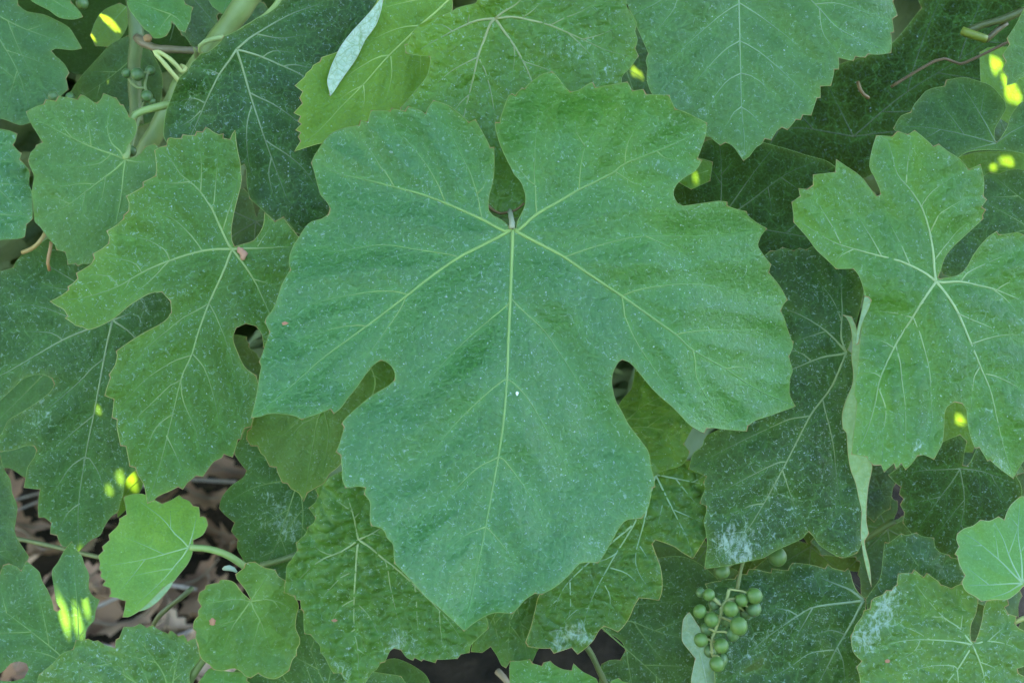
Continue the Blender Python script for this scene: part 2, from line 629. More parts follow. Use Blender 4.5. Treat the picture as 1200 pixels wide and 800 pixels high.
            mo['leaf_tint'] = [0.36, 0.20, 0.09]
        # veins
        for mv in s.veins:
            vo_ = None
            for i, line in enumerate(mv):
                run = np.array(catmull(line, 6))
                w0 = s.vw if i == 0 else s.sw
                n = len(run)
                tt = np.linspace(0, 1, n)
                rad = 0.43 * w0 * 0.000252 * (1 - 0.78 * tt ** 0.8)
                LL = s.local(run[:, 0], run[:, 1], -0.00006)
                V, F = tube([tuple(v) for v in LL], list(rad), 6, flat=0.55)
                ob = mesh_obj('vein' if i == 0 else 'side_vein', V, F, M_VEIN, root if i == 0 else vo_)
                ob.color = s.vcol
                fd = np.repeat((0.10 if i == 0 else 0.25) + (0.65 if i == 0 else 0.7) * tt ** 1.4, 6)
                ob.data.attributes.new('fade', 'FLOAT', 'POINT').data.foreach_set('value', fd.astype(np.float32))
                ob['leaf_tint'] = [c * 1.25 for c in s.col]
                if i == 0:
                    vo_ = ob
        if s.petiole is not None:
            s.stalk(s.petiole)

    def stalk(s, path):
        P3 = [Vector(p) / 1000 for p in path]
        run = catmull([tuple(p) for p in P3], 0.002)
        rad = [0.0011 + 0.0003 * i / len(run) for i in range(len(run))]
        V, F = tube(run, rad, 8)
        o = mesh_obj('petiole', V, F, M_STEM, s.root)
        o.color = (0.22, 0.30, 0.10, 1)


def settle(leaves, gap=0.0016):
    """Lay the leaves one behind another: each goes back just far enough to touch none in front of it."""
    st = 6.0
    seen = []
    for lf in leaves:
        P = np.array(lf.poly)
        (x0, y0), (x1, y1) = P.min(0), P.max(0)
        i0, j0 = int(x0 // st), int(y0 // st)
        gx, gy = np.meshgrid(np.arange(i0, int(x1 // st) + 2), np.arange(j0, int(y1 // st) + 2))
        X, Y = gx.ravel() * st, gy.ravel() * st
        m = inside(lf.poly, X, Y) | (seg_dist(X, Y, [(*a, *b) for a, b in zip(lf.poly, lf.poly[1:] + lf.poly[:1])]) < 4)
        X, Y = X[m], Y[m]
        R = lf.rel(X, Y)
        idx = {(int(a), int(b)): k for k, (a, b) in enumerate(zip(X // st, Y // st))}
        need = lf.d
        for other, oi, oD in seen:
            if other.key in lf.skip:
                continue
            com = [(k, oi[c]) for c, k in idx.items() if c in oi]
            if len(com) < 2:
                continue
            a = np.array(com)
            need = max(need, float(np.percentile(oD[a[:, 1]] - R[a[:, 0]], 99.5)) + gap)
        if need > lf.d + 0.0005:
            lf.moved = need - lf.d
        lf.d = need
        seen.append((lf, idx, need + R))

# ------------------------------------------------------------------ the leaves, nearest first
# colours: young leaves are yellower and lighter, old ones darker and bluer; shade put into the dark tones
C_MAIN = (0.038, 0.146, 0.042)
C_MID = (0.040, 0.150, 0.026)
C_YELL = (0.105, 0.215, 0.012)  # backlight glow of one leaf, put into its colour
C_YOUNG = (0.100, 0.270, 0.045)
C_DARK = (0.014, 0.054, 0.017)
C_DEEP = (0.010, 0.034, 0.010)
LV = []


def leaf(key, outline, J, label, **kw):
    LV.append(Leaf(key, outline, J, label, **kw))


A = (T(2, 1, '790,270 770,245 740,225 710,210 692,190 688,165 692,120 708,60 716,0')
     + T(2, 0, '717,760 715,690 698,694 680,655 655,610 628,562 597,575 560,540 500,495 432,472 405,510 395,535 360,515 313,500 300,522 278,518 235,508 230,522 185,518 140,518 124,572 90,565 85,588 40,594 0,604')
     + T(1, 0, '760,622 725,655 700,690 672,735 660,765 672,800') + T(1, 1, '690,70 705,115 735,150 748,180 740,205 710,225 660,240 632,265 600,315 575,355 560,395 555,430 563,465 540,500 518,545 500,600 480,650 448,690 443,710 465,755 450,800')
     + T(1, 2, '430,60 415,95 425,115 415,170 405,240 390,310 378,357 420,352 450,340 500,337 575,347 615,365 655,350 695,338 715,330 750,316 765,338 800,308')
     + T(2, 2, '30,265 60,230 110,160 150,110 185,88 205,92 235,115 252,150 250,180 225,205 150,250 80,305 20,360 3,385 14,400 3,440') + T(1, 2, '792,480 776,516 798,532')
     + T(2, 2, '0,560 5,600 5,640 20,685 50,683 80,678 114,684 108,715 135,752 135,800') + T(2, 3, '135,40 142,62 190,75 205,92 215,120 240,145 246,175 250,238 300,290 350,345 400,400 450,440 500,485 550,530 575,556 600,535 640,505 700,475 740,470 800,474')
     + T(3, 3, '30,445 60,410 108,378 140,384 200,350 260,300 318,238 345,233 402,236 430,200 470,130 510,60 540,35 580,30 607,28 622,5')
     + T(3, 2, '640,770 650,720 655,685 670,680 664,640 650,580 640,520 600,460 550,395 510,320 490,290 475,240 467,190 475,140 500,95 515,85 540,92 570,115 605,158 650,212 700,262 750,305 800,356')
     + T(4, 2, '40,396 100,430 112,405 150,405 200,412 300,420 305,395 340,370 400,350 470,325 528,303 510,270 500,240 503,170 515,140 505,100 497,70 515,30 517,0')
     + T(4, 1, '510,795 490,740 475,690 458,655 470,630 490,605 460,550 430,510 402,477 413,440 385,405 355,360 352,345 370,300 394,272 340,240 305,210 298,192 240,178 207,164 208,148 170,143 100,152 0,165')
     + T(3, 1, '775,152 757,115 760,85 780,55 800,38') + T(4, 0, '60,800 90,752 68,745 85,700 105,640 113,578 60,550 0,522')
     + T(3, 0, '765,513 750,482 735,447 690,446 628,443 615,420 565,427 540,385 500,393 430,405 390,412 378,387 350,400 310,425 272,432 245,405 215,365 187,338 150,345 110,370 75,400 58,420 48,414 30,430 15,450 0,440')
     + T(2, 0, '785,450 765,500 745,560 743,576 722,575 724,605 738,660 762,720 792,780') + T(3, 1, '12,20 40,50 62,110 62,160 45,200 25,240 20,275'))
leaf('A', A, (601, 268), 'very large five-lobed vine leaf filling the middle, nearest of all, whole and smooth', d=0, gloss=0.45, g=(-0.02, -0.17), cup=(0.012, 0.055, -0.018), wav=(3.6, 115), bul=1.9, bulw=26,
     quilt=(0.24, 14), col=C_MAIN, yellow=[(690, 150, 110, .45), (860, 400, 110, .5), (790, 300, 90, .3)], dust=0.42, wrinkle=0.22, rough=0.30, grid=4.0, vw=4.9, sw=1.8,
     folds=[(830, 150, 690, 480, 0.26, 45), (420, 200, 780, 180, -0.32, 30)],
     veins='601,268 600,300 598,350 596,394 594,444 590,494 584,535 577,573 569,618 560,660 553,696 544,736|600,350 595,357 572,376 550,395 530,414 507,439 478,472|599,350 613,364 637,387 657,415 673,440 700,487 717,520|594,444 589,446 567,464 533,497 505,532 482,556|594,444 601,448 613,460 627,480 647,517 657,534 667,556|584,535 579,538 557,550 520,586 492,605|584,535 590,538 607,560 630,593 640,623|569,617 564,619 547,626 525,642|569,617 574,621 590,640 607,666;'
     '601,268 593,273 566,287 537,302 505,324 477,346 443,372 410,396 380,418 355,440 325,466 299,485|539,302 530,299 520,297 487,292 452,287 420,290 400,294 370,293 347,297|478,345 467,342 445,341 415,345 370,355 338,372|476,347 472,357 462,373 452,387 437,408 405,448|430,382 420,381 390,385 350,402;'
     '601,268 592,271 565,257 545,248 522,238 495,228 462,219 430,211 400,204 377,194|565,257 562,242 559,227 550,200 547,195 530,160 515,127|522,238 518,228 515,220 504,200 495,187 472,160 450,142|462,219 457,210 452,202 447,197 430,172 405,157|559,227 566,220 572,205;'
     '601,268 610,274 635,287 661,301 690,321 729,347 760,369 792,392 812,410 850,432 887,456 930,475|661,301 665,300 697,289 732,280 755,277 800,277 830,276 857,274 888,268|729,347 735,344 750,339 775,335 800,333 825,334 855,341 885,349 915,352|729,348 731,360 732,370 744,397 755,415 780,452 800,475 826,497|792,392 800,390 830,387 875,389 912,402|812,410 815,425 816,442 832,472 855,495|757,277 775,285 800,297|850,432 870,430 905,438;'
     '601,268 607,270 629,251 655,236 679,222 700,212 721,201 732,192 770,177 800,164 826,146|629,251 628,240 628,230 626,200 627,190 627,172 630,140 634,115|679,222 679,212 680,200 681,192 686,172 700,147 707,134|732,192 733,180 735,170 744,152 757,137|627,217 620,212 607,195 603,182|686,172 680,163 675,155 674,140|721,201 735,210 747,216 765,212|770,177 779,185 800,189')

B = [(1099, 325), (1102, 317), (1107, 302), (1117, 289), (1132, 275), (1147, 261), (1152, 256), (1151, 252), (1155, 246), (1150, 243), (1156, 234), (1152, 230), (1153, 213), (1149, 193), (1135, 199), (1125, 187), (1110, 177), (1100, 169), (1094, 172),
     (1083, 162), (1072, 153), (1064, 158), (1052, 154), (1046, 160), (1027, 159), (1022, 175), (1019, 195), (1025, 208), (1031, 222), (1032, 228), (1028, 230), (1022, 224), (1013, 212), (1005, 204), (990, 194), (980, 187), (979, 202),
     (970, 203), (953, 205), (953, 217), (946, 222), (936, 221), (938, 230), (928, 237), (930, 253), (930, 260), (945, 277), (957, 293), (972, 307), (980, 315), (1000, 315), (1006, 322), (1011, 335), (1013, 348), (1011, 375), (1008, 400),
     (1005, 430), (1001, 462), (1004, 470), (1003, 487), (1000, 510), (998, 532)] + T(5, 2, '40,535 65,540 70,555 95,580 130,578 145,612 160,595 190,570 200,597 225,570 245,600 275,570 300,535 330,530 378,552 400,510 418,470 425,400 427,340 440,305 475,282 510,290 530,320 535,370 545,430 570,500 590,495 630,560 640,553 680,590 750,642 768,605 800,555') + [
     (1215, 515), (1232, 470), (1250, 440), (1236, 400), (1246, 350), (1222, 290), (1212, 270)] + T(5, 1, '800,303 765,290 720,298 680,300 672,286 640,305 600,345 560,400 530,455 490,490 405,508')
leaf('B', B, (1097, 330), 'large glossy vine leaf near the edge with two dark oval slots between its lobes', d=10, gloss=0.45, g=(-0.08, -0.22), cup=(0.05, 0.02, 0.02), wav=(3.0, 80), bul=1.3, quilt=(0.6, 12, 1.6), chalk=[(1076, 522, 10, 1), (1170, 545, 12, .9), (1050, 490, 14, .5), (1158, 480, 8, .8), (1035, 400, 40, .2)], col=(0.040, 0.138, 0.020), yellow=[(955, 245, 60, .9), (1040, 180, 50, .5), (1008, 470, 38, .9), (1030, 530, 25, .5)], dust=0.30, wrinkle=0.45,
     rough=0.37, folds=[(1090, 335, 1050, 480, 0.14, 14), (1000, 345, 1110, 305, -0.30, 14)], vw=4.0, sw=2.0, vcol=(0.34, 0.43, 0.20, 1),
     veins='1097,330 1110,346 1122,365 1137,400 1150,432 1162,462 1175,520 1187,557|1122,367 1135,373 1150,379 1175,390 1200,402|1139,403 1152,398 1180,392 1210,394|1152,438 1165,440 1190,452 1215,470|1148,430 1142,440 1138,470 1140,482;'
     '1097,330 1083,350 1070,371 1058,390 1049,405 1032,442 1025,475 1015,508 1004,530|1069,372 1055,368 1042,366 1020,364|1070,372 1076,385 1080,397 1089,432 1091,465 1092,500 1080,530|1050,405 1055,425 1057,445 1061,480 1060,520 1048,550|1047,407 1035,400 1018,396|1033,442 1025,437 1012,436|1030,455 1038,480 1035,510 1034,550;'
     '1097,330 1087,322 1075,315 1055,306 1032,300 1002,292 975,283 940,262|1066,310 1061,298 1056,287 1047,270 1035,250|1033,300 1025,285 1019,275 1003,250|1000,292 985,300 978,310|985,285 975,265 960,240 955,222;'
     '1097,330 1095,315 1094,300 1092,285 1089,270 1084,252 1077,237 1065,220 1052,205 1045,180 1040,163|1095,305 1107,289 1125,268 1145,255|1090,272 1095,262 1100,252 1118,240 1140,228|1080,242 1092,225 1120,205|1062,216 1064,190 1070,160;'
     '1097,330 1105,331 1125,330 1145,334 1165,339 1197,352 1225,365|1126,330 1132,321 1140,316 1160,307 1185,296 1205,290|1168,340 1180,332 1205,326|1165,340 1180,352 1196,372')
leaf('Bf', [(1013, 347), (1018, 348), (1021, 352), (1018, 362), (1012, 374), (1008, 388), (1006, 402), (1003, 404), (1004, 390), (1008, 372), (1011, 358)], (1010, 380), '', d=6, g=(-0.5, 0), wav=(0.3, 40), col=C_MID, dust=0.2, flip=True, of='B', grid=3.5)

leaf('Cf', [(988, 369), (992, 372), (997, 383), (999, 400), (998, 420), (1000, 435), (999, 450), (993, 465), (989, 476), (987, 488), (988, 502), (992, 507), (993, 520), (994, 533), (997, 550), (1003, 566), (1007, 585), (1010, 600), (1009, 626), (1013, 655), (1021, 687),
            (1019, 663), (1014, 642), (1013, 633), (1018, 625), (1015, 607), (1017, 573), (1022, 546), (1018, 533), (1012, 500), (1012, 450), (1010, 420), (1006, 392), (998, 371)], (1003, 520), '', d=17, g=(-0.5, 0), wav=(0.8, 40), col=C_MID, dust=0.2, flip=True, of='C', grid=4, rim=(0.36, 0.36, 0.16, 1))

F = [(400, 552), (385, 560), (379, 567), (370, 573), (373, 580), (370, 588), (362, 595), (370, 606), (368, 612), (360, 618), (359, 624), (347, 636), (349, 644), (340, 658), (336, 664), (335, 680), (333, 694), (339, 695), (346, 698), (346, 702), (352, 703), (353, 713),
     (356, 716), (356, 730), (357, 742), (364, 743), (369, 749), (375, 756), (376, 764), (381, 770), (387, 782), (391, 788), (400, 788), (404, 796), (412, 803), (426, 803), (431, 795), (437, 786), (441, 784), (446, 776), (451, 775), (457, 762), (462, 759), (470, 761),
     (477, 770), (484, 773), (486, 770), (494, 774), (496, 772), (510, 776), (512, 772), (521, 772), (536, 771), (540, 766), (550, 764), (552, 755), (560, 747), (572, 736), (572, 732), (570, 724), (560, 715), (540, 690), (500, 640), (470, 600), (450, 570), (430, 550), (415, 545)]
leaf('F', F, (420, 632), 'crinkled vine leaf under the lowest lobe of the biggest leaf, whitish residue at its tips', d=12, g=(0.03, 0.05), cup=(0.06, 0, 0.03), wav=(1.4, 40), bul=1.1, quilt=(1.25, 13, 1.9), chalk=[(470, 755, 26, 1), (400, 785, 18, .9), (530, 765, 25, .7), (432, 665, 14, .8), (350, 700, 14, .4)], col=(0.046, 0.130, 0.022), dust=0.5, wrinkle=1.0, rough=0.36,
     grid=3.2, vcol=(0.34, 0.42, 0.20, 1), vw=3.4, sw=1.9,
     veins='420,632 418,650 417,667 415,700 415,735 419,760 421,794|417,667 408,672 400,676 380,697 370,712|415,703 422,710 432,721 442,740 448,760|415,702 407,706 395,716 384,738|416,737 408,742 401,754|419,760 430,768;'
     '420,632 435,642 450,655 468,669 485,685 515,715 535,740 545,760|451,656 455,670 457,685 462,707 469,737 476,755|486,686 488,705 490,735 500,768|515,716 516,735 520,765|485,684 500,690 525,705 550,720;'
     '420,632 410,640 400,646 380,654 365,664 347,682|400,646 390,650 375,645 362,632;'
     '420,632 417,618 415,607 410,590 404,570|415,607 425,595 430,580|414,600 400,590 385,580; 420,632 432,627 445,619 458,607|436,625 448,628 462,632')

E = T(2, 0, '640,0 632,14 620,20 580,28 540,40 510,60 470,72 420,90 370,115 352,128 335,150 326,168 320,185 312,208 297,210 303,248 325,256 350,260 385,262 415,265 418,285 415,310 400,360 360,410 310,470 278,508 278,518') + [(480, 150), (500, 170), (540, 210), (575, 240), (585, 250), (597, 256),
     (620, 250), (660, 220), (700, 170), (720, 130), (727, 108), (729, 90), (735, 83), (740, 77), (748, 66), (744, 57), (747, 47), (744, 37), (746, 28), (742, 19), (734, 8), (733, -5), (720, -20), (680, -30), (640, -25), (610, -20), (585, -15), (563, -6)]
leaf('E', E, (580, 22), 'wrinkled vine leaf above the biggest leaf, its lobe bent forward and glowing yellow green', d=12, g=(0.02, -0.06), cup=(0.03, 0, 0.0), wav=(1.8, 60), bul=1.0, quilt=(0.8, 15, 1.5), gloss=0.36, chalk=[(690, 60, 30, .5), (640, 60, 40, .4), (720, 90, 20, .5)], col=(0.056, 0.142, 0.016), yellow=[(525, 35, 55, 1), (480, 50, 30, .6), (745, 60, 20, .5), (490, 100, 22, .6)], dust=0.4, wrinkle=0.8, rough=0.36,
     folds=[(495, 75, 600, 10, -0.42, 7)], grid=4, vcol=(0.30, 0.32, 0.15, 1), vw=4.0, sw=2.0,
     veins='580,22 575,27 568,45 560,67 555,90 550,110 544,136 538,180|560,67 550,72 527,85 492,116|562,70 568,82 572,95 577,117 580,142 582,180|549,112 540,120 525,140;'
     '580,22 590,36 600,50 612,70 622,92 640,140|613,72 625,76 640,81 665,90|602,52 603,70 598,100;'
     '580,22 600,20 622,24 645,30 682,46 710,59 738,66|645,30 660,22 680,14 705,0|684,46 700,42 730,30|665,38 680,52 705,78|612,21 625,12 640,-5;'
     '580,22 560,24 540,32 515,45 492,58|548,28 550,18 545,8|530,37 520,30 505,28;580,22 590,14 605,5 620,-10')

K_ = T(0, 0, '725,705 730,740 735,800') + T(0, 1, '730,25 690,45 670,55 672,75 640,95 592,120 605,150 603,190 580,210 580,225 540,260 500,283 513,310 510,340 480,365 435,390 443,410 430,435 395,460 358,480 365,505 340,530 318,545 322,560 280,590 235,612 270,635 300,650 318,683 306,690 318,698 345,716 352,724 385,732 398,738 412,744') + [
      (112, 384), (132, 374), (153, 357), (175, 344), (190, 342), (200, 353), (201, 366), (192, 377), (165, 392), (145, 405)] + T(0, 2, '545,45 550,65 540,110 512,155 518,170 500,220 492,253 535,270 530,320 525,355 550,365 548,400 556,440 565,487 590,490 598,525 605,560 608,583 635,590 650,630 675,670 685,720 691,757 720,745 740,725 800,698') + T(1, 2, '35,680 57,692 80,660 120,628 150,634 180,590 205,560 240,545 250,527 290,541 303,500 315,460 330,455 335,430 348,405 378,398') + [
      (298, 480), (303, 455), (300, 440), (287, 430), (278, 412), (273, 396), (277, 384), (288, 379), (300, 382), (307, 392), (309, 407), (318, 405), (332, 395), (348, 370), (352, 330), (352, 295), (350, 278), (346, 273), (337, 262), (332, 255), (322, 260), (310, 249), (309, 262), (305, 272), (297, 282), (285, 286), (275, 289),
      (272, 283), (271, 270), (274, 250), (279, 230), (283, 212), (282, 200)] + T(1, 0, '325,760 316,720 306,660 302,612 290,628 278,655 245,648 247,628 225,632 200,620 180,605 165,597 150,620 122,617 115,635 80,636 57,631 50,650 20,650 0,646') + T(0, 0, '788,650 780,684 752,690')
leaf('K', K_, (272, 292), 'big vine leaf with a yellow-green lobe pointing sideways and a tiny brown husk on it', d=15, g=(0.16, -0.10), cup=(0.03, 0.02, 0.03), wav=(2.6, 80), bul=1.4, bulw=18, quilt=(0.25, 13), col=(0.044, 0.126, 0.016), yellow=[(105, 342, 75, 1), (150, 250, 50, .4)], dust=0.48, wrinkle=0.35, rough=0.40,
     folds=[(255, 340, 210, 190, -0.12, 14), (150, 400, 280, 300, -0.06, 14)], grid=4.4, vw=3.7, sw=1.9, vcol=(0.30, 0.39, 0.14, 1), rim=(0.34, 0.40, 0.12, 1),
     veins='272,292 260,322 245,355 237,376 230,397 225,415 218,430 212,445 200,495 190,535 180,570 174,586|244,356 230,364 215,372 200,384 175,405 150,436|246,357 252,368 257,380 265,400 275,432 280,450|225,416 212,420 200,425 170,445 145,472 136,483|226,415 235,425 242,437 252,470 258,500|212,445 206,448 200,451 175,475 160,490 147,512 142,528|212,448 215,470 230,505 235,528|203,485 192,492 180,505 168,540|195,510 205,530 215,552;'
     '272,292 255,292 237,294 218,299 200,305 182,312 165,320 137,336 105,347 75,352|237,294 231,285 225,277 210,262 200,255 183,247|199,305 196,297 192,292 175,282 155,277 140,275|166,319 163,314 160,310 152,306 142,304 120,301|138,335 136,331 132,327 125,323 117,322 98,321|107,346 104,340 98,336|198,306 190,314 180,325 155,347 140,361|152,328 148,336 144,341;'
     '272,292 268,287 258,266 249,246 242,235 235,225 224,214 212,205 200,187 185,173|249,246 251,235 252,222 254,200 256,172|261,270 264,260 267,250 275,227 279,205|235,225 236,205 235,180 230,163|222,213 200,215 180,212;'
     '272,292 286,291 300,291 320,290 345,289|302,289 306,282 312,273 320,260;'
     '272,292 283,306 297,327 306,345 315,365 324,385|297,327 307,330 327,334')

DD = T(0, 3, '595,10 560,30 555,60 510,105 515,130 480,160 485,180 460,205 470,240 465,265 475,280 470,300 495,320 480,340 515,355 520,380 510,395 550,400 570,410 590,415 585,450 575,490 600,490 640,470 690,430 730,395 765,350 800,338') + T(1, 3, '40,290 80,240 100,195 105,160 105,130 150,105 175,60 165,25 150,18 138,22 132,-25 105,-30 88,-52 56,-65 40,-80') + [
      (200, 586), (190, 590), (180, 585), (172, 580), (162, 578), (155, 579), (145, 582), (147, 592)]
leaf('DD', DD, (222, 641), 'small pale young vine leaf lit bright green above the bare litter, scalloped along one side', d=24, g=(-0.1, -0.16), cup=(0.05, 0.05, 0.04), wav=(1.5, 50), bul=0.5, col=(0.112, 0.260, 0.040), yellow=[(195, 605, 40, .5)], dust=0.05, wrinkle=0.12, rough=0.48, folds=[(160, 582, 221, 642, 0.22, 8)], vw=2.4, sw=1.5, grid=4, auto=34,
     rim=(0.30, 0.42, 0.12, 1), vcol=(0.36, 0.50, 0.24, 1),
     veins='221,641 200,647 170,655 130,662; 221,641 213,632 205,625 190,607 165,588; 221,641 214,652 207,660 190,680 160,708; 221,641 226,625 230,606', petiole=[(0, 0, 0), (6, -0.8, -1.5), (12, -3.2, -3), (18.5, -8.5, -6), (24, -14, -12), (26, -22, -26)])
leaf('DDf', [(162, 716), (172, 708), (180, 700), (190, 690), (197, 684), (203, 681), (200, 687), (192, 697), (183, 706), (172, 713)], (185, 700), '', d=18, g=(0, 0), wav=(0.2, 40), col=C_YOUNG, dust=0.0, flip=True, of='DD', grid=3.5, rim=(0.3, 0.42, 0.14, 1))

EE = T(1, 3, '370,408 330,370 300,330 270,318 232,315 225,330 195,335 165,342 160,360 135,375 128,410 145,440 130,460 130,485 110,510 105,545 120,560 118,590 130,620 135,660 150,690 185,715 200,735 240,742 270,735 300,730 330,745 350,765 375,775 410,752 440,770 485,780 520,765 555,740 570,690 590,670 590,640 605,615 605,590 585,540 590,480 600,440 590,410 580,395 555,385 538,372 532,345 538,320 505,300 490,270 450,262 420,250 395,232 370,234 350,240 345,260 325,275 305,290 310,310 350,360 376,408')
leaf('EE', EE, (294, 704), 'small rounded vine leaf with one reddish brown spot and a notched top, beside crinkled leaf', d=20, g=(0.08, 0.0), cup=(0.10, 0.05, 0.08), wav=(1.4, 36), bul=0.6, quilt=(0.3, 10), col=(0.066, 0.160, 0.026), dust=0.22, wrinkle=0.5, rough=0.42, grid=3.6, vw=2.6, sw=1.5, auto=30, rim=(0.38, 0.42, 0.12, 1),
     veins='294,704 288,712 282,720 271,737 262,760;294,704 297,712 301,720 307,732 318,765;294,704 283,702 272,702 245,706;294,704 302,703 312,702 330,706 345,716;294,704 303,690 312,676')

PF = T(2, 0, '190,-10 150,40 110,85 50,150 0,215') + T(1, 0, '765,285 750,320 735,375 735,390 738,405 744,425 748,452 770,420 800,375') + T(2, 0, '20,345 60,290 85,245 110,190 160,120 182,60 195,0')
leaf('Pf', PF, (418, 55), '', d=16, g=(0.35, 0.25), wav=(0.8, 35), col=C_MID, dust=0.1, flip=True, of='P', grid=4, felt=1.0, rim=(0.5, 0.6, 0.5, 1))
P_ = T(1, 0, '780,245 740,260 708,270 700,290 668,308 660,325 635,345 630,360 583,402 620,430 605,460 618,485 578,530 610,545 598,570 614,582 586,610 610,622 598,642 610,662 580,710 640,690 690,675 720,670') + [(420, 172), (470, 152), (500, 112), (520, 62), (530, 10), (527, -10), (480, -25), (450, -22), (446, -6), (437, 10), (420, 30), (402, 54)]
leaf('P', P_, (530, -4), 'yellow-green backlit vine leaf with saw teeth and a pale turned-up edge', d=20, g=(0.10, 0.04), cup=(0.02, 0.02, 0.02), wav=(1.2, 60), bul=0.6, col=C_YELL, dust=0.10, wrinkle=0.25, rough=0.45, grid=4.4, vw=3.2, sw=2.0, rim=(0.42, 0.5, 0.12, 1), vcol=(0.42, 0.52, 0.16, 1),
     veins='530,-4 510,15 492,30 477,45 455,66 425,100 400,125 380,147 360,165|492,31 480,31 462,35 440,45 425,55|456,65 447,66 437,70 410,87 392,105|458,66 459,78 459,90 452,122|426,100 427,107 427,118 425,132|424,101 410,108 395,120|492,32 493,67 492,97;530,-4 500,-2 470,4 448,10|500,-2 480,-10')

G_ = [(297, 490), (295, 501), (290, 505), (289, 514), (294, 522), (302, 522), (306, 531), (310, 534), (316, 546), (324, 547), (325, 552), (331, 565), (337, 566), (341, 572), (350, 577), (356, 587), (360, 577), (372, 570), (380, 565), (386, 555), (397, 546), (410, 530), (440, 500), (460, 470), (475, 445), (470, 415), (440, 400), (400, 425), (350, 450), (310, 465)]
leaf('G', G_, (432, 425), 'plain vine leaf seen through the slot of the biggest leaf and below its side lobe', d=22, g=(0.0, 0.0), cup=(0.02, 0, 0.02), wav=(1.0, 50), bul=0.5, col=(0.054, 0.126, 0.024), dust=0.28, wrinkle=0.25, rough=0.45, grid=4.6, vw=2.6, sw=1.6, rim=(0.4, 0.42, 0.14, 1),
     veins='432,425 400,455 375,485 367,520 357,580|375,487 350,500 335,530|380,482 385,510 378,555;432,425 390,450 350,492 330,510 300,518|352,490 340,484 315,485;432,425 440,450 425,490 410,520|440,440 452,450')

S_ = T(0, 0, '588,740 595,690 625,650 640,610 635,560 605,548 595,525 577,492 565,492 545,460 525,455 485,438 475,465 455,485 440,480 395,450 378,445 362,467 335,462 275,452 262,475 215,468 205,490 170,500 123,525 140,570 165,610 200,668 170,682 165,695 145,715 132,755 150,800') + T(0, 1, '160,30 150,95 155,150 160,210 165,240 190,265 205,285 240,330 260,350 265,370 305,380 315,410 318,440 355,435 365,446 390,435 425,435') + [
      (130, 296), (155, 268), (185, 228), (195, 205), (190, 180)] + T(0, 0, '726,675 680,688 660,720 640,733 600,744')
leaf('S', S_, (147, 187), 'middle-sized light vine leaf beside the thin green leaf stalk, heart-shaped notch near its top', d=24, g=(0.05, -0.10), cup=(0.04, 0.03, 0.04), wav=(1.2, 50), bul=0.6, quilt=(0.12, 12), col=(0.060, 0.150, 0.036), dust=0.40, wrinkle=0.3, rough=0.42, grid=4.2, vw=3.0, sw=1.8,
     veins='147,187 136,198 125,206 112,216 100,225 80,240 47,257|124,207 122,220 119,235 113,250|100,225 97,240 93,255|112,216 95,215 75,218 50,215|82,239 65,232 48,235;'
     '147,187 145,202 142,230 137,257 131,290;147,187 138,183 130,180 107,172 85,162 62,150 40,138|107,172 104,150 98,128|85,162 75,150 60,128|130,180 120,190 95,195 60,195;147,187 140,176 131,168 126,150 130,122;147,187 160,190 175,190',
     petiole=[(0, 0, 0), (0.2, 4, -2), (-0.5, 10, -4), (2, 15, -4.5), (9, 17.5, -5), (14, 19, -8)])

leaf('T', [(-40, 140), (0, 151), (10, 153), (20, 157), (18, 165), (15, 170), (21, 177), (25, 180), (23, 187), (28, 192), (35, 201), (34, 217), (37, 224), (38, 245), (38, 257), (31, 263), (29, 278), (20, 280), (0, 281), (-40, 285), (-62, 210)], (-35, 212), 'bluish sky-lit vine leaf cut off by the edge, crinkled and shiny', d=20,
     g=(0.0, -0.25), cup=(0.1, 0, 0.1), wav=(1.4, 30), bul=0.6, quilt=(0.35, 12), col=(0.039, 0.142, 0.055), dust=0.75, wrinkle=0.9, rough=0.33, grid=4, auto=30, vw=2.4, veins='-35,212 0,215 34,217;-35,212 -10,180 15,165;-35,212 -10,245 20,272')

M_ = T(1, 0, '520,0 512,14 500,30 460,60 430,76 400,90 375,108 350,120 325,138 300,150 275,162 250,170 235,195 215,215 175,245 140,255 120,278 100,295 80,330 45,360 25,400 10,440') + T(0, 0, '795,480 780,520 770,580 768,640 790,680') + [
      (210, 190), (240, 195), (270, 200)] + T(1, 1, '345,-30 356,0 357,60 370,130 410,165 430,182 460,210 490,237 530,215 550,242 575,272 585,292 608,296') + [
      (380, 262), (402, 232), (422, 182), (440, 122), (450, 62), (447, 10), (430, -15), (380, -20), (345, -12)]
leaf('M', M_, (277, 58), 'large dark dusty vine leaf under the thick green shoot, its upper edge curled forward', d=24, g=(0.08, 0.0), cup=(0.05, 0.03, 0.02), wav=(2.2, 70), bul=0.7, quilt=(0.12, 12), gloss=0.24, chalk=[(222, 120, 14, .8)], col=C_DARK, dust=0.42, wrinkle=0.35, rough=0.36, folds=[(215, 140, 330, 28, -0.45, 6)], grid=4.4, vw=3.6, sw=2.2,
     vcol=(0.27, 0.34, 0.17, 1), skip=('K',),
     veins='277,58 285,82 292,107 301,135 310,162 322,195 337,235|293,109 305,115 320,122 347,141 372,165|295,124 290,142 289,162 291,188 298,212|312,165 322,172 335,180 355,197 375,225|318,185 315,205 322,235;'
     '277,58 268,72 257,87 248,105 240,122 227,152 215,175|257,87 250,84 245,82 236,81|240,121 233,117 225,115 210,119|235,130 225,140 208,150;277,58 292,62 307,67 330,77 355,89 390,115|332,78 345,76 375,82|308,67 320,60 345,62;277,58 285,51 292,45 308,35 325,25 345,15 375,5|300,40 330,45 360,40')

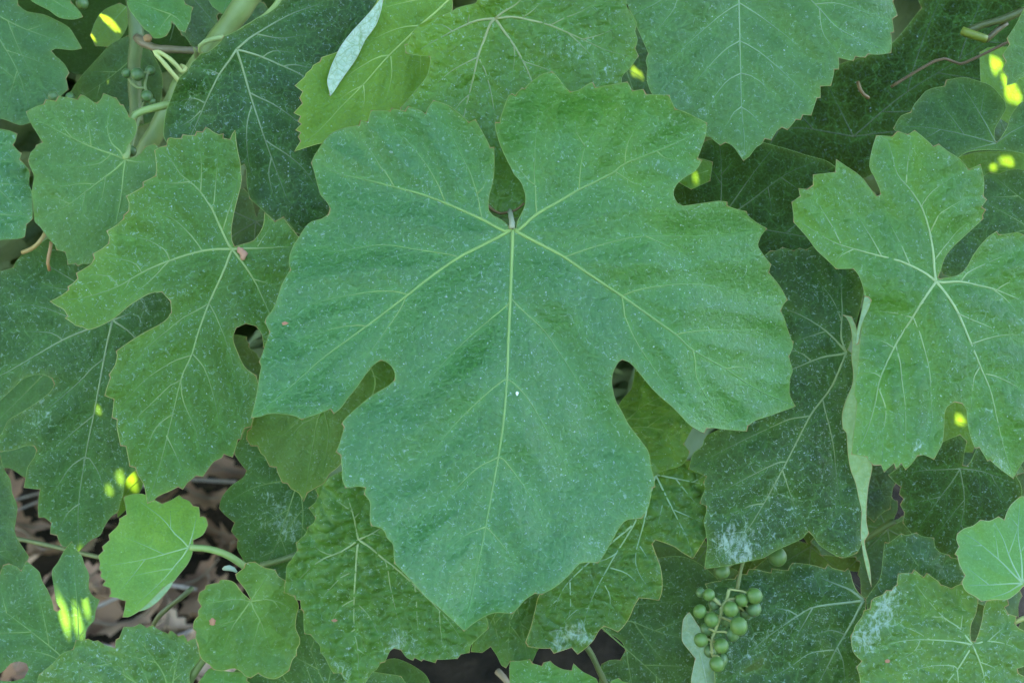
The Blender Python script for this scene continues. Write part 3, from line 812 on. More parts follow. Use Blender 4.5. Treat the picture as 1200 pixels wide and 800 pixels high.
C_ = [(993, 410), (1000, 390), (1008, 360), (1013, 330), (1005, 305), (985, 291), (965, 288), (952, 289), (945, 293), (937, 291), (930, 294), (917, 290), (910, 294), (903, 294), (893, 302), (884, 340), (876, 400), (880, 440), (888, 470), (860, 494)] + T(4, 2, '115,440 100,460 92,490 50,525 28,597 75,615 112,632 98,660 105,690 90,730 81,757 112,770 112,800') + T(4, 3, '98,40 108,80 116,150 110,200 103,264 150,258 230,245 300,230 380,212 430,182 500,150 560,122 580,95 592,90 612,110 640,150 690,185 740,212 780,205 815,190') + [
      (1008, 640), (1014, 610), (1012, 570), (1006, 530), (1004, 470), (1006, 430), (998, 414)]
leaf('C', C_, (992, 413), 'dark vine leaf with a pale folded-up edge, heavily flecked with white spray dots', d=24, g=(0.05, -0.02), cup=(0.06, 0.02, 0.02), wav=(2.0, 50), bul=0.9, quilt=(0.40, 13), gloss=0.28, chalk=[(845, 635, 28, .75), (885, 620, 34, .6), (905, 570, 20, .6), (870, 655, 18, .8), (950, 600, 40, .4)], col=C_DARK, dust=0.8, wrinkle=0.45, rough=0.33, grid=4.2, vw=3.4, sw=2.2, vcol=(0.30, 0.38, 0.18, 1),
     folds=[(840, 580, 930, 470, 0.15, 12)],
     veins='992,413 989,420 975,452 962,470 950,486 935,515 917,550 892,595 868,630 832,660|950,487 937,489 925,491 900,502 862,520 830,537 812,547|964,468 968,485 972,500 977,525 980,555 986,600|922,541 915,541 900,547 865,565 835,580|917,551 925,575 935,605|895,590 880,592 850,605;'
     '992,413 986,415 962,419 930,432 895,448|950,422 935,412 905,408;992,413 988,408 967,387 940,370 915,360|968,388 955,392 930,400;992,413 986,397 986,380 987,363 985,325|986,375 975,350 955,325')

D1 = [(745, 430), (740, 455), (728, 470), (712, 500), (705, 540), (712, 575), (735, 570), (760, 562), (775, 552), (790, 548), (798, 545), (805, 537), (808, 529), (801, 520), (812, 500), (820, 480), (802, 445), (775, 425)]
leaf('D1', D1, (722, 505), 'narrow strip of yellowish wrinkled leaf showing through the dark slot beside the biggest leaf', d=26, g=(-0.1, 0.1), wav=(1.2, 30), bul=0.5, quilt=(1.2, 12, 1.8), col=(0.057, 0.131, 0.023), dust=0.35, wrinkle=1.2, rough=0.34, grid=3.6, vw=2.6, sw=1.6, auto=26,
     veins='722,505 750,500 780,505 804,522;722,505 755,475 800,455;722,505 745,530 775,548')
D2 = [(842, 556), (846, 600), (835, 620), (827, 630), (822, 638), (812, 654), (800, 647), (790, 640), (778, 635), (768, 632), (764, 637), (768, 648), (774, 665), (776, 682), (775, 695), (772, 703), (760, 701), (749, 700), (743, 710), (738, 722), (731, 733), (724, 740), (716, 736), (708, 733), (702, 738), (695, 750), (686, 759), (677, 766),
      (670, 758), (649, 765), (645, 759), (632, 759), (619, 757), (616, 752), (622, 735), (627, 715), (632, 697), (645, 680), (660, 655), (690, 620), (700, 580), (715, 545), (760, 548), (800, 540), (825, 540)]
leaf('D2', D2, (768, 556), 'deeply puckered vine leaf with a whitish scarred tip, half under the biggest leaf', d=18, g=(-0.02, 0.0), cup=(0.02, 0, 0.03), wav=(1.6, 40), bul=1.0, quilt=(1.4, 13, 1.8), chalk=[(655, 750, 22, 1), (690, 748, 14, .8), (675, 735, 12, .7), (800, 590, 25, .5)], col=(0.044, 0.116, 0.022), dust=0.35, wrinkle=1.3, rough=0.33, grid=3.4, vw=3.2, sw=2.2, vcol=(0.36, 0.50, 0.32, 1), rim=(0.42, 0.42, 0.14, 1),
     auto=30,
     veins='768,556 745,610 715,660 690,710 678,762|722,648 710,655 690,660|706,680 715,700 712,728|715,665 735,672 755,692|690,712 675,715 655,735|684,735 690,748;768,556 790,600 805,630 812,652;768,556 755,610 745,660 768,700|750,640 760,655;745,612 700,650 660,690 645,735|668,682 668,715 660,740|655,700 640,715;768,556 800,562 838,570')

OO = T(5, 3, '553,605 547,575 553,520 572,480 582,430 585,405 575,400 560,382 535,355 510,335 480,345 460,357 430,345 410,340 400,325 372,305 345,284 330,305 308,288 285,268 275,285 240,285 210,288 205,340 190,350 180,367 155,365 140,385 100,400 85,413 80,450 50,460 40,490 10,530 0,560') + [
      (997, 745), (1000, 763), (1010, 774), (1004, 781), (1008, 800), (1000, 840), (1050, 870), (1150, 880), (1220, 850), (1230, 800), (1200, 792), (1193, 788), (1192, 783), (1215, 775), (1220, 745), (1200, 739), (1194, 736), (1189, 730), (1191, 722), (1181, 719), (1177, 711), (1182, 708)] + T(5, 3, '722,408 650,411 625,415 612,450 605,500 590,560 572,605')
leaf('OO', OO, (1140, 755), 'broad light vine leaf streaked with whitish spray along its top, vein star near its edge', d=26, g=(0.02, -0.12), cup=(0.05, 0.03, 0.03), wav=(1.5, 45), bul=0.9, quilt=(0.8, 12, 1.7), chalk=[(1035, 718, 24, 1), (1012, 750, 22, .9), (1050, 690, 20, .6), (1070, 760, 25, .4)], col=(0.056, 0.134, 0.026), dust=0.8, wrinkle=0.9, rough=0.33, grid=3.8, vw=2.8, sw=1.8, rim=(0.34, 0.40, 0.13, 1), vcol=(0.34, 0.45, 0.22, 1), skip=('PP',),
     veins='1140,755 1131,770 1122,784 1110,800 1093,835|1122,783 1118,780 1105,779 1092,780 1062,786 1032,795|1122,785 1123,800 1125,830;1140,755 1145,767 1150,780 1154,799 1158,845|1148,775 1165,782 1180,795;'
     '1140,755 1125,752 1107,750 1077,749 1050,752 1020,762|1078,750 1072,762 1050,775|1090,749 1070,738 1040,728;1140,755 1132,745 1125,736 1105,722 1085,700 1070,680|1126,737 1128,715 1125,695|1105,722 1090,722 1060,712;1140,755 1150,752 1160,751 1178,754 1205,765|1158,751 1170,740 1185,730')
PP = [(1199, 686), (1192, 694), (1180, 702), (1165, 702), (1150, 704), (1144, 699), (1132, 692), (1127, 682), (1131, 674), (1125, 662), (1122, 651), (1119, 649), (1124, 640), (1121, 632), (1122, 625), (1130, 619), (1140, 616), (1149, 609), (1160, 610), (1170, 605), (1177, 609), (1180, 600), (1181, 598), (1185, 591), (1195, 582), (1203, 582), (1230, 590), (1250, 640), (1240, 690), (1215, 700), (1205, 690)]
leaf('PP', PP, (1198, 683), 'smooth pale mint vine leaf with fan veins, cut off by the edge', d=18, g=(0.0, -0.14), cup=(0.1, 0.05, 0.08), wav=(1.2, 40), bul=0.9, col=(0.073, 0.205, 0.066), dust=0.05, wrinkle=0.2, rough=0.42, grid=3.8, vw=2.8, sw=1.6, vcol=(0.30, 0.44, 0.25, 1), rim=(0.36, 0.45, 0.18, 1), auto=40,
     veins='1198,683 1175,684 1155,685 1135,685;1198,683 1185,670 1170,655 1142,632 1130,626;1198,683 1185,657 1175,630 1165,612;1198,683 1197,655 1193,625 1195,590;1198,683 1180,694 1160,700;1198,683 1215,650 1225,610')

NN = [(1015, 701), (1025, 687), (1032, 675), (1035, 650), (1037, 635), (1041, 636), (1047, 632), (1056, 625), (1061, 627), (1074, 624), (1080, 628), (1094, 630), (1096, 641), (1102, 647), (1112, 650), (1114, 653), (1122, 654), (1125, 665), (1131, 675), (1126, 682), (1120, 700), (1100, 740), (1050, 745), (1020, 720)]
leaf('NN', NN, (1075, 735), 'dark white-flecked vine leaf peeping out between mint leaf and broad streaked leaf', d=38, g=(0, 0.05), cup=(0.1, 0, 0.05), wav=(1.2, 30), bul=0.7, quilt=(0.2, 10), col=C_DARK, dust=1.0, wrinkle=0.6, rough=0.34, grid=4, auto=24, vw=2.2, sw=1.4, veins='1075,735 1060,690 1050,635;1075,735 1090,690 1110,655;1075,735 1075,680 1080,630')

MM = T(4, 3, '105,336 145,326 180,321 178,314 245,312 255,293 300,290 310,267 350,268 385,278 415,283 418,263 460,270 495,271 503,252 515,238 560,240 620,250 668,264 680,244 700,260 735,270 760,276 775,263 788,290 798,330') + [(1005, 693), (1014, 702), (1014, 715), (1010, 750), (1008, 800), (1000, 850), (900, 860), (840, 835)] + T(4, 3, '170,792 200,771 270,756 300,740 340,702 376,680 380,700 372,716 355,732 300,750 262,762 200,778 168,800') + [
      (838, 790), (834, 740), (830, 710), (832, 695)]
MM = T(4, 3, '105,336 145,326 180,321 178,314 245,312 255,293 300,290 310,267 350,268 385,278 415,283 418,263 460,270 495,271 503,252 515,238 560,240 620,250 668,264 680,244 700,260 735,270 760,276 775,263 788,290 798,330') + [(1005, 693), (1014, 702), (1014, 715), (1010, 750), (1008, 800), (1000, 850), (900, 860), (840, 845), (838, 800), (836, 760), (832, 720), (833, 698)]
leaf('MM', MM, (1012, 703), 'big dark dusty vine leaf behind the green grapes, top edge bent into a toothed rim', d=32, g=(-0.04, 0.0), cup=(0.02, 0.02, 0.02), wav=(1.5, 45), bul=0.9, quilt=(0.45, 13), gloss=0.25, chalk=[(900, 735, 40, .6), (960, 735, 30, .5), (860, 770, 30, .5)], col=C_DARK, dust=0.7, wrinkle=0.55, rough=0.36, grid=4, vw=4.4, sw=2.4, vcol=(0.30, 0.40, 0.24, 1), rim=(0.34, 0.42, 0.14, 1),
     folds=[(830, 688, 985, 683, 0.5, 4)], holes=[T(4, 3, '285,747 310,722 340,702 362,688 377,680 381,692 376,712 360,730 325,742')], skip=('OO',),
     veins='1012,703 1000,705 980,707 965,709 950,712 935,721 907,740 880,762|952,712 945,725 930,750|935,721 925,715 905,712;1012,703 1000,726 990,743 980,760 970,780 958,802|977,761 965,762 947,766 923,783 900,795|981,758 988,775 990,800|990,743 975,738 955,742;1012,703 997,691 985,686 960,676')

BB = [(44, 802), (46, 790), (51, 786), (64, 775), (72, 766), (86, 760), (89, 750), (97, 750), (103, 748), (110, 751), (115, 750), (122, 755), (135, 759), (136, 749), (140, 747), (145, 734), (157, 734), (164, 730), (172, 735), (179, 732), (185, 737), (197, 742), (200, 738), (209, 745), (215, 743), (220, 751), (229, 747), (232, 760), (235, 771), (228, 780), (222, 792), (228, 830), (180, 850), (100, 850), (50, 830)]
leaf('BB', BB, (200, 822), 'dusty speckled vine leaf rising from the bottom edge with an even row of teeth', d=28, g=(0, 0.05), cup=(0.05, 0, 0.05), wav=(1.3, 40), bul=0.8, quilt=(0.6, 11), col=(0.046, 0.124, 0.030), dust=0.9, wrinkle=0.7, rough=0.36, grid=4, vw=2.8, sw=1.8, auto=30,
     veins='200,822 192,790 180,772 165,752 150,740;200,822 160,800 130,780 95,757;200,822 205,785 215,750;200,822 150,815 90,812')
AA = [(-40, 690), (0, 672), (4, 662), (10, 660), (20, 664), (25, 669), (31, 657), (37, 662), (46, 670), (49, 680), (56, 692), (61, 705), (63, 714), (67, 716), (71, 713), (66, 705), (64, 692), (61, 672), (62, 666), (67, 660), (72, 651), (75, 645), (84, 634), (89, 642), (96, 652), (99, 662), (104, 672), (104, 690), (110, 699), (117, 702), (112, 715), (110, 727), (102, 735), (100, 745), (98, 755), (88, 772), (62, 800), (40, 842), (-20, 850), (-62, 780)]
leaf('AA', AA, (90, 790), 'vine leaf low in the corner with thin yellow sun slits shining through it', d=34, g=(0, 0.05), cup=(0.03, 0, 0.03), wav=(1.3, 50), bul=0.5, col=(0.032, 0.111, 0.035), dust=0.45, wrinkle=0.25, rough=0.42, grid=4.2, vw=2.6, sw=1.6, auto=50,
     holes=[T(0, 3, '-20,765 20,740 50,708 90,698 125,708 135,735 112,775 60,790 0,788')],
     veins='90,790 70,767 37,740 5,716 -20,700;90,790 92,750 90,700 85,650;90,790 60,768 20,760|70,775 60,768 40,765')
N_ = [(-20, 322), (0, 318), (15, 314), (20, 305), (28, 297), (42, 290), (55, 280), (75, 272), (100, 290), (130, 322), (165, 318), (205, 328), (218, 368), (208, 420), (196, 455), (182, 500), (168, 545), (152, 556), (146, 566), (144, 580), (138, 600), (130, 605), (123, 615), (117, 627), (107, 632), (97, 641), (92, 647), (88, 644), (80, 640), (74, 641), (70, 635), (67, 627), (59, 625), (60, 612), (52, 606), (45, 606),
      (45, 590), (47, 573), (37, 572), (28, 571), (31, 555), (33, 546), (40, 536), (43, 527), (40, 522), (30, 522), (15, 527), (0, 529), (-8, 520), (2, 508), (10, 492), (22, 485), (45, 470), (59, 459), (64, 450), (61, 443), (52, 439), (40, 439), (27, 444), (15, 455), (0, 469), (-20, 485), (-50, 490), (-82, 400), (-60, 340)]
leaf('N', N_, (132, 375), 'grey-green dusty vine leaf with a long slot, hanging above bare litter', d=36, g=(0.04, -0.02), cup=(0.02, 0.02, 0.03), wav=(1.4, 55), bul=0.6, quilt=(0.1, 12), col=(0.029, 0.091, 0.027), dust=0.5, gloss=0.25, chalk=[(40, 480, 30, .6), (165, 360, 30, .7)], wrinkle=0.35, rough=0.42, grid=4.6, vw=3.4, sw=2.0, vcol=(0.27, 0.34, 0.18, 1),
     veins='132,375 126,400 122,420 110,485 100,535 92,592 92,642|121,421 108,431 95,445 75,463 60,475 35,495|110,486 98,496 87,505 62,527|99,535 90,541 80,550 60,582|101,536 105,537 117,557 123,580|93,590 80,600 70,618;'
     '132,375 105,385 72,399 27,425 0,440 -40,456|73,398 60,390 30,388|105,385 88,375 50,360 15,355;132,375 115,350 80,325 45,305|100,338 85,340 50,335;132,375 143,371 155,366;132,375 155,392 175,420')
H_ = [(288, 500), (282, 515), (276, 522), (275, 532), (281, 541), (289, 551), (285, 559), (270, 570), (260, 583), (257, 595), (263, 602), (275, 612), (271, 622), (279, 632), (278, 642), (285, 655), (290, 668), (310, 690), (335, 705), (352, 690), (372, 650), (385, 600), (375, 570), (345, 530), (312, 500)]
leaf('H', H_, (350, 560), 'dark vine leaf blotched with pale spray residue, between the litter and crinkled leaf', d=42, g=(0.05, 0.0), cup=(0.05, 0, 0.05), wav=(1.2, 40), bul=0.6, col=(0.025, 0.087, 0.029), dust=0.6, gloss=0.25, chalk=[(315, 610, 30, .6), (345, 625, 25, .6), (335, 580, 20, .5)], wrinkle=0.4, rough=0.36, grid=4.4, vw=2.2, sw=1.5, auto=40, veins='350,560 335,607 322,642 305,675;350,560 300,570 265,590;350,560 320,540 285,530;350,560 355,610 345,680')

U_ = [(20, -8), (21, 6), (32, 14), (50, 17), (62, 22), (80, 32), (87, 42), (96, 57), (85, 59), (65, 57), (60, 60), (65, 66), (75, 75), (81, 86), (77, 92), (80, 105), (72, 112), (60, 124), (50, 135), (33, 145), (25, 147), (15, 144), (5, 140), (0, 139), (-50, 120), (-70, 40), (-40, -20), (0, -25)]
leaf('U', U_, (-25, 5), 'soft-focus grey-green leaf in the top corner with a deep notch', d=48, g=(0.1, 0), cup=(0.04, 0, 0.04), wav=(1.2, 50), bul=0.5, col=(0.039, 0.118, 0.041), dust=0.15, wrinkle=0.2, rough=0.45, grid=5, vw=2.4, sw=1.5, auto=40, veins='-25,5 0,47 15,72 25,95 35,130;-25,5 20,30 60,45 88,55;-25,5 -15,70 5,130')
leaf('U2', [(28, -10), (38, 2), (57, 12), (70, 21), (86, 23), (97, 20), (92, 12), (83, 3), (82, -12), (62, -28), (38, -22)], (45, -15), 'small rounded leaf tip at the very top beside the deep-notched corner leaf', d=46, g=(0.1, 0), wav=(0.8, 40), col=(0.048, 0.148, 0.043), dust=0.1, wrinkle=0.2, rough=0.45, veins='45,-15 65,2 92,18', vw=2)
leaf('V', [(149, -2), (151, 10), (162, 25), (170, 35), (175, 38), (180, 45), (188, 45), (195, 42), (200, 33), (201, 25), (204, 27), (210, 36), (217, 38), (220, 30), (223, 24), (224, 15), (226, 9), (217, 5), (214, -2), (205, -20), (175, -25), (152, -15)], (200, 17), 'little notched leaf at the top beside the thick green shoot', d=40, g=(0.05, 0.1), cup=(0.1, 0, 0.1),
     wav=(0.9, 30), col=(0.050, 0.160, 0.045), dust=0.15, wrinkle=0.4, rough=0.45, grid=4, vw=1.8, sw=1.2, auto=24, veins='200,17 180,10 158,2;200,17 190,30 184,42;200,17 208,22 217,33')
leaf('JJ', [(597, 782), (600, 774), (610, 774), (621, 772), (624, 777), (635, 780), (637, 776), (645, 774), (650, 779), (660, 784), (670, 785), (672, 777), (682, 786), (695, 793), (701, 800), (706, 840), (650, 860), (600, 840)], (650, 845), 'speckled vine leaf top at the bottom edge below the whitish scarred tip', d=34, g=(0, 0.05), cup=(0.05, 0, 0.05), wav=(1.0, 30),
     bul=0.6, quilt=(0.25, 9), col=(0.047, 0.160, 0.037), dust=1.0, wrinkle=0.7, rough=0.34, grid=3.8, auto=26, vw=2.0, veins='650,845 640,810 630,780;650,845 660,810 672,782;650,845 615,810 603,780')
leaf('JJb', [(715, 800), (718, 797), (725, 794), (729, 798), (738, 800), (745, 815), (720, 825), (708, 812)], (728, 820), 'tip of a small leaf just showing at the bottom edge near the black gap', d=36, g=(0, 0), wav=(0.6, 30), col=(0.047, 0.160, 0.037), dust=0.4, veins='728,820 726,796', vw=1.6)
leaf('LL', [(808, 717), (801, 725), (799, 745), (801, 753), (808, 762), (815, 771), (812, 785), (810, 800), (812, 840), (842, 840), (841, 800), (836, 780), (833, 765), (824, 742), (815, 728)], (825, 790), 'grey-green underside of a turned leaf hanging below the grapes', d=30, g=(0.35, 0.05), wav=(1.4, 30), col=C_MID, dust=0.0, flip=True, grid=4, rim=(0.42, 0.46, 0.22, 1), cat='leaf', veins='828,800 822,770 812,735', vw=1.6, vcol=(0.4, 0.5, 0.36, 1))
leaf('II', [(552, 763), (565, 764), (575, 757), (582, 767), (588, 779), (593, 782), (598, 774), (610, 775), (623, 777), (628, 765), (640, 742), (655, 700), (625, 688), (590, 698), (562, 712)], (600, 690), 'puckered shaded leaf between the crinkled leaf and the whitish scarred tip', d=36, g=(0, 0.1), wav=(1.2, 30), bul=0.6, quilt=(0.8, 12, 1.7), chalk=[(1035, 718, 24, 1), (1012, 750, 22, .9), (1050, 690, 20, .6), (1070, 760, 25, .4)], col=(0.033, 0.097, 0.024), dust=0.3, wrinkle=0.9, rough=0.36, grid=4, auto=26, vw=2,
     veins='600,690 597,735 594,778;600,690 580,720 562,758;600,690 612,735 618,772')
leaf('GG', [(270, 790), (300, 765), (330, 740), (345, 715), (358, 712), (380, 740), (420, 780), (470, 792), (495, 830), (400, 850), (290, 850)], (400, 835), 'dark speckled vine leaf below the crinkled leaf at the bottom edge', d=38, g=(0, 0.05), cup=(0.04, 0, 0.04), wav=(1.2, 40), col=(0.025, 0.086, 0.026), dust=0.6, wrinkle=0.5, rough=0.38, grid=4.6, auto=36, vw=2.2, veins='400,835 375,790 352,725;400,835 340,800 290,790;400,835 430,810 460,796')
leaf('FF', [(232, 800), (238, 792), (244, 784), (248, 782), (258, 785), (272, 787), (288, 787), (290, 792), (289, 797), (300, 805), (295, 840), (240, 840)], (262, 835), 'small fresh leaf at the bottom edge under the small rounded leaf', d=26, g=(0, 0.1), wav=(0.9, 30), col=(0.058, 0.177, 0.039), dust=0.3, wrinkle=0.5, grid=4, auto=24, vw=1.8, veins='262,835 262,786;262,835 245,800')

KK = [(704, 805), (703, 790), (705, 778), (715, 773), (727, 773), (733, 762), (730, 753), (720, 745), (708, 739), (700, 722), (715, 690), (740, 665), (765, 655), (800, 652), (830, 668), (855, 700), (866, 760), (860, 850), (720, 860)]
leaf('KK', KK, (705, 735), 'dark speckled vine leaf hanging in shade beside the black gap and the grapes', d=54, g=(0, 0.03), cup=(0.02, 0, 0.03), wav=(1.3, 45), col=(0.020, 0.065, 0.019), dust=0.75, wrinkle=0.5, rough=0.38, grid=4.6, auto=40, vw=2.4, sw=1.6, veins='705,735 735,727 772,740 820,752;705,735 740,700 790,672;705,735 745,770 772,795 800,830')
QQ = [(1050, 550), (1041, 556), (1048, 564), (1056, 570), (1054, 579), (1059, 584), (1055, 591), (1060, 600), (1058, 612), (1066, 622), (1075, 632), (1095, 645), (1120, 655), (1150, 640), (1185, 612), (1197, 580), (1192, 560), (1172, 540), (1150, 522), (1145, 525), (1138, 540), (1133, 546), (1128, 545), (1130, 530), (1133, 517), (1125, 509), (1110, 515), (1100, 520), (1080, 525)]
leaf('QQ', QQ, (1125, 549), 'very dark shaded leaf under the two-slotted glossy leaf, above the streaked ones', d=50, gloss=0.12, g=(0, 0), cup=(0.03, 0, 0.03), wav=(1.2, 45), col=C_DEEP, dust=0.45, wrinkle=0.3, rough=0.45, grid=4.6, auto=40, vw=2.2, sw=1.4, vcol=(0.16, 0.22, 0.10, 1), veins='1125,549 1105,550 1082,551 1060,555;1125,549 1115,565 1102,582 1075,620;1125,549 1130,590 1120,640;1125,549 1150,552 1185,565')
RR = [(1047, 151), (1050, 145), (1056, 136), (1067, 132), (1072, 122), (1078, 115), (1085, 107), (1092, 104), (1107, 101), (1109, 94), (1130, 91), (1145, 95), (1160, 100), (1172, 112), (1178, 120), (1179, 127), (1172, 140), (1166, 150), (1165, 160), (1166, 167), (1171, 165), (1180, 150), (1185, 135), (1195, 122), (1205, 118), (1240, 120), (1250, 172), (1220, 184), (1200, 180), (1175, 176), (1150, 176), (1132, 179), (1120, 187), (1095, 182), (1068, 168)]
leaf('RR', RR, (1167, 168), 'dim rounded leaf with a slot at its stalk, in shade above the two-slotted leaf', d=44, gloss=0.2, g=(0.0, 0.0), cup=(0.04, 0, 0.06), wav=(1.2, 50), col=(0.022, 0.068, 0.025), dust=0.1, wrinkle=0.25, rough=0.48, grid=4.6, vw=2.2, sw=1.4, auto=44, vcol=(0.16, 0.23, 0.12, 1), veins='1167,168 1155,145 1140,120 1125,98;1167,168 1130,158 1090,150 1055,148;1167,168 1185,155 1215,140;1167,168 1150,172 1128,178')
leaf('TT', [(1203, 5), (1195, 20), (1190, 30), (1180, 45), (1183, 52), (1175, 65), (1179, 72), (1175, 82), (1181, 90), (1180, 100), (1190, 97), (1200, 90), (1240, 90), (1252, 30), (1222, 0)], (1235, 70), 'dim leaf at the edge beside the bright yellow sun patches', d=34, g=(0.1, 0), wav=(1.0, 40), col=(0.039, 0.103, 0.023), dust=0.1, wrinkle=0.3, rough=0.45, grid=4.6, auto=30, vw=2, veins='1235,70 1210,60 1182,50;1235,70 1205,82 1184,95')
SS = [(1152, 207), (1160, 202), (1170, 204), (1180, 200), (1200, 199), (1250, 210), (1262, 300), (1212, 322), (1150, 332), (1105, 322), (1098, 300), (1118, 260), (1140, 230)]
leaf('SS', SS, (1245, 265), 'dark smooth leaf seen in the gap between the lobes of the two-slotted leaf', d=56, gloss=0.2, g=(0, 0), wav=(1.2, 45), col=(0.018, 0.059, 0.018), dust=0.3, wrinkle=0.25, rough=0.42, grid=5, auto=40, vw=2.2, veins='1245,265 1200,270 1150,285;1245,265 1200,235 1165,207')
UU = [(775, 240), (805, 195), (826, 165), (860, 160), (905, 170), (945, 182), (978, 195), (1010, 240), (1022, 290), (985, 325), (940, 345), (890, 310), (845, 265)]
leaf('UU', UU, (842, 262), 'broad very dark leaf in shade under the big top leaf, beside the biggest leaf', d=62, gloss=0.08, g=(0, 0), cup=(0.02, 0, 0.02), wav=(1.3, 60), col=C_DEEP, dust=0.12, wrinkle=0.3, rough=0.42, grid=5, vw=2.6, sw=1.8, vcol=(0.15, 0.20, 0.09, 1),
     veins='842,262 845,232 845,190 843,168|845,215 835,200|845,205 858,190;842,262 858,238 885,200 905,175;842,262 880,235 920,205 955,190|900,220 905,250|915,208 940,225;842,262 900,270 960,280 1000,285|920,273 945,255')
VV = [(860, 190), (890, 140), (930, 100), (985, 75), (1040, 55), (1080, 10), (1065, -30), (1150, -35), (1230, 5), (1215, 100), (1145, 140), (1075, 170), (1010, 210), (940, 215)]
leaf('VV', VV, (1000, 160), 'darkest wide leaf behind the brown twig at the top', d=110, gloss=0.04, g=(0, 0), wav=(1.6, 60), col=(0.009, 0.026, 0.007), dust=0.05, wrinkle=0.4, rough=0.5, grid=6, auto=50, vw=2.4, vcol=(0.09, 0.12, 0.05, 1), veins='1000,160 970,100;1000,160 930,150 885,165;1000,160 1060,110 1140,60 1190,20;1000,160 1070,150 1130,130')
leaf('Z2', [(-60, 420), (-10, 425), (40, 430), (90, 440), (110, 470), (90, 515), (60, 540), (30, 560), (10, 548), (-10, 550), (-60, 540)], (60, 430), 'smooth leaf seen through the long slot of the dusty grey-green leaf', d=92, g=(0, 0), wav=(1, 50), col=(0.041, 0.131, 0.041), dust=0.05, wrinkle=0.15, rough=0.45, grid=6, vw=2, veins='60,430 20,470 -20,510')
leaf('Z3', [(-60, 525), (0, 534), (5, 550), (12, 562), (14, 577), (20, 592), (19, 606), (17, 622), (22, 634), (34, 652), (27, 666), (15, 672), (0, 676), (-60, 690)], (-55, 610), 'dark leaf along the edge next to the brown litter', d=56, g=(0, 0), wav=(1.2, 40), col=(0.020, 0.070, 0.022), dust=0.05, wrinkle=0.2, rough=0.45, grid=5, auto=40, vw=2, veins='-55,610 -20,612 18,622;-55,610 -10,580 10,560;-55,610 -15,640 20,660')
leaf('HH', [(425, 810), (432, 795), (441, 782), (450, 774), (462, 771), (475, 775), (488, 782), (500, 792), (506, 808), (490, 850), (430, 850)], (470, 840), 'smooth dark leaf just above the bottom edge, against the black soil', d=62, g=(0, 0), wav=(0.8, 40), col=(0.020, 0.073, 0.019), dust=0.05, wrinkle=0.15, grid=5, auto=30, vw=1.8, veins='470,840 465,800 460,773;470,840 490,800')
leaf('W', [(243, -3), (249, 8), (256, 13), (265, 20), (276, 15), (292, 0), (282, -22), (250, -22)], (270, -15), 'leaf scrap at the top behind the thick green shoot', d=70, g=(0, 0), wav=(0.8, 30), col=(0.053, 0.165, 0.039), dust=0.1, grid=5, vw=1.6, veins='270,-15 262,15')
leaf('Y', [(80, 112), (95, 90), (115, 68), (130, 52), (150, 42), (172, 55), (190, 90), (185, 140), (160, 150), (120, 135), (90, 125)], (165, 60), 'olive leaf in deep shade behind the small grape bunch', d=74, g=(0, 0), wav=(1.0, 40), col=(0.028, 0.075, 0.019), dust=0.0, grid=6, auto=40, vw=2, veins='165,60 130,90 90,118;165,60 160,110')
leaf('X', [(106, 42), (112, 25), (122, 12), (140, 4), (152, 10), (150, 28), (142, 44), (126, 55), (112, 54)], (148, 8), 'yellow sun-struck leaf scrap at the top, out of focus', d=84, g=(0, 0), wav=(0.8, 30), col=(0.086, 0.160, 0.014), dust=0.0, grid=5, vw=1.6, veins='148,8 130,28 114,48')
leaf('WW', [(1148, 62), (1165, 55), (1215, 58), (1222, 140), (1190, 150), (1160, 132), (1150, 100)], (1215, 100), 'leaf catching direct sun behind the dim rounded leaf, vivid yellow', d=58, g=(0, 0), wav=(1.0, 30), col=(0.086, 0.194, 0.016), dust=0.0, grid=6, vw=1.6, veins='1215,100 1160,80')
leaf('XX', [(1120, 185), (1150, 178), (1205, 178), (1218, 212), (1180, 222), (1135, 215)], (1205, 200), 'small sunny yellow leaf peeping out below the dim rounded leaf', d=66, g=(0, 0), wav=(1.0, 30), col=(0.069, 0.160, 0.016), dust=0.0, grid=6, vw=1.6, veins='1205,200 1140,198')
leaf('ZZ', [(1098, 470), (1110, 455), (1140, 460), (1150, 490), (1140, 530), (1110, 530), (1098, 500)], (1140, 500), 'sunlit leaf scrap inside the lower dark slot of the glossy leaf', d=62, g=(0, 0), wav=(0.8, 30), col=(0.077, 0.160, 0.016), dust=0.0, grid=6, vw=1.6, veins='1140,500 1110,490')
leaf('YY', [(795, 190), (815, 185), (835, 190), (832, 212), (810, 222), (796, 214)], (830, 200), 'tiny yellowish leaf tip in the round gap beside the biggest leaf', d=40, g=(0, 0), wav=(0.5, 30), col=(0.060, 0.148, 0.016), dust=0.0, grid=5, vw=1.4, veins='830,200 805,208')

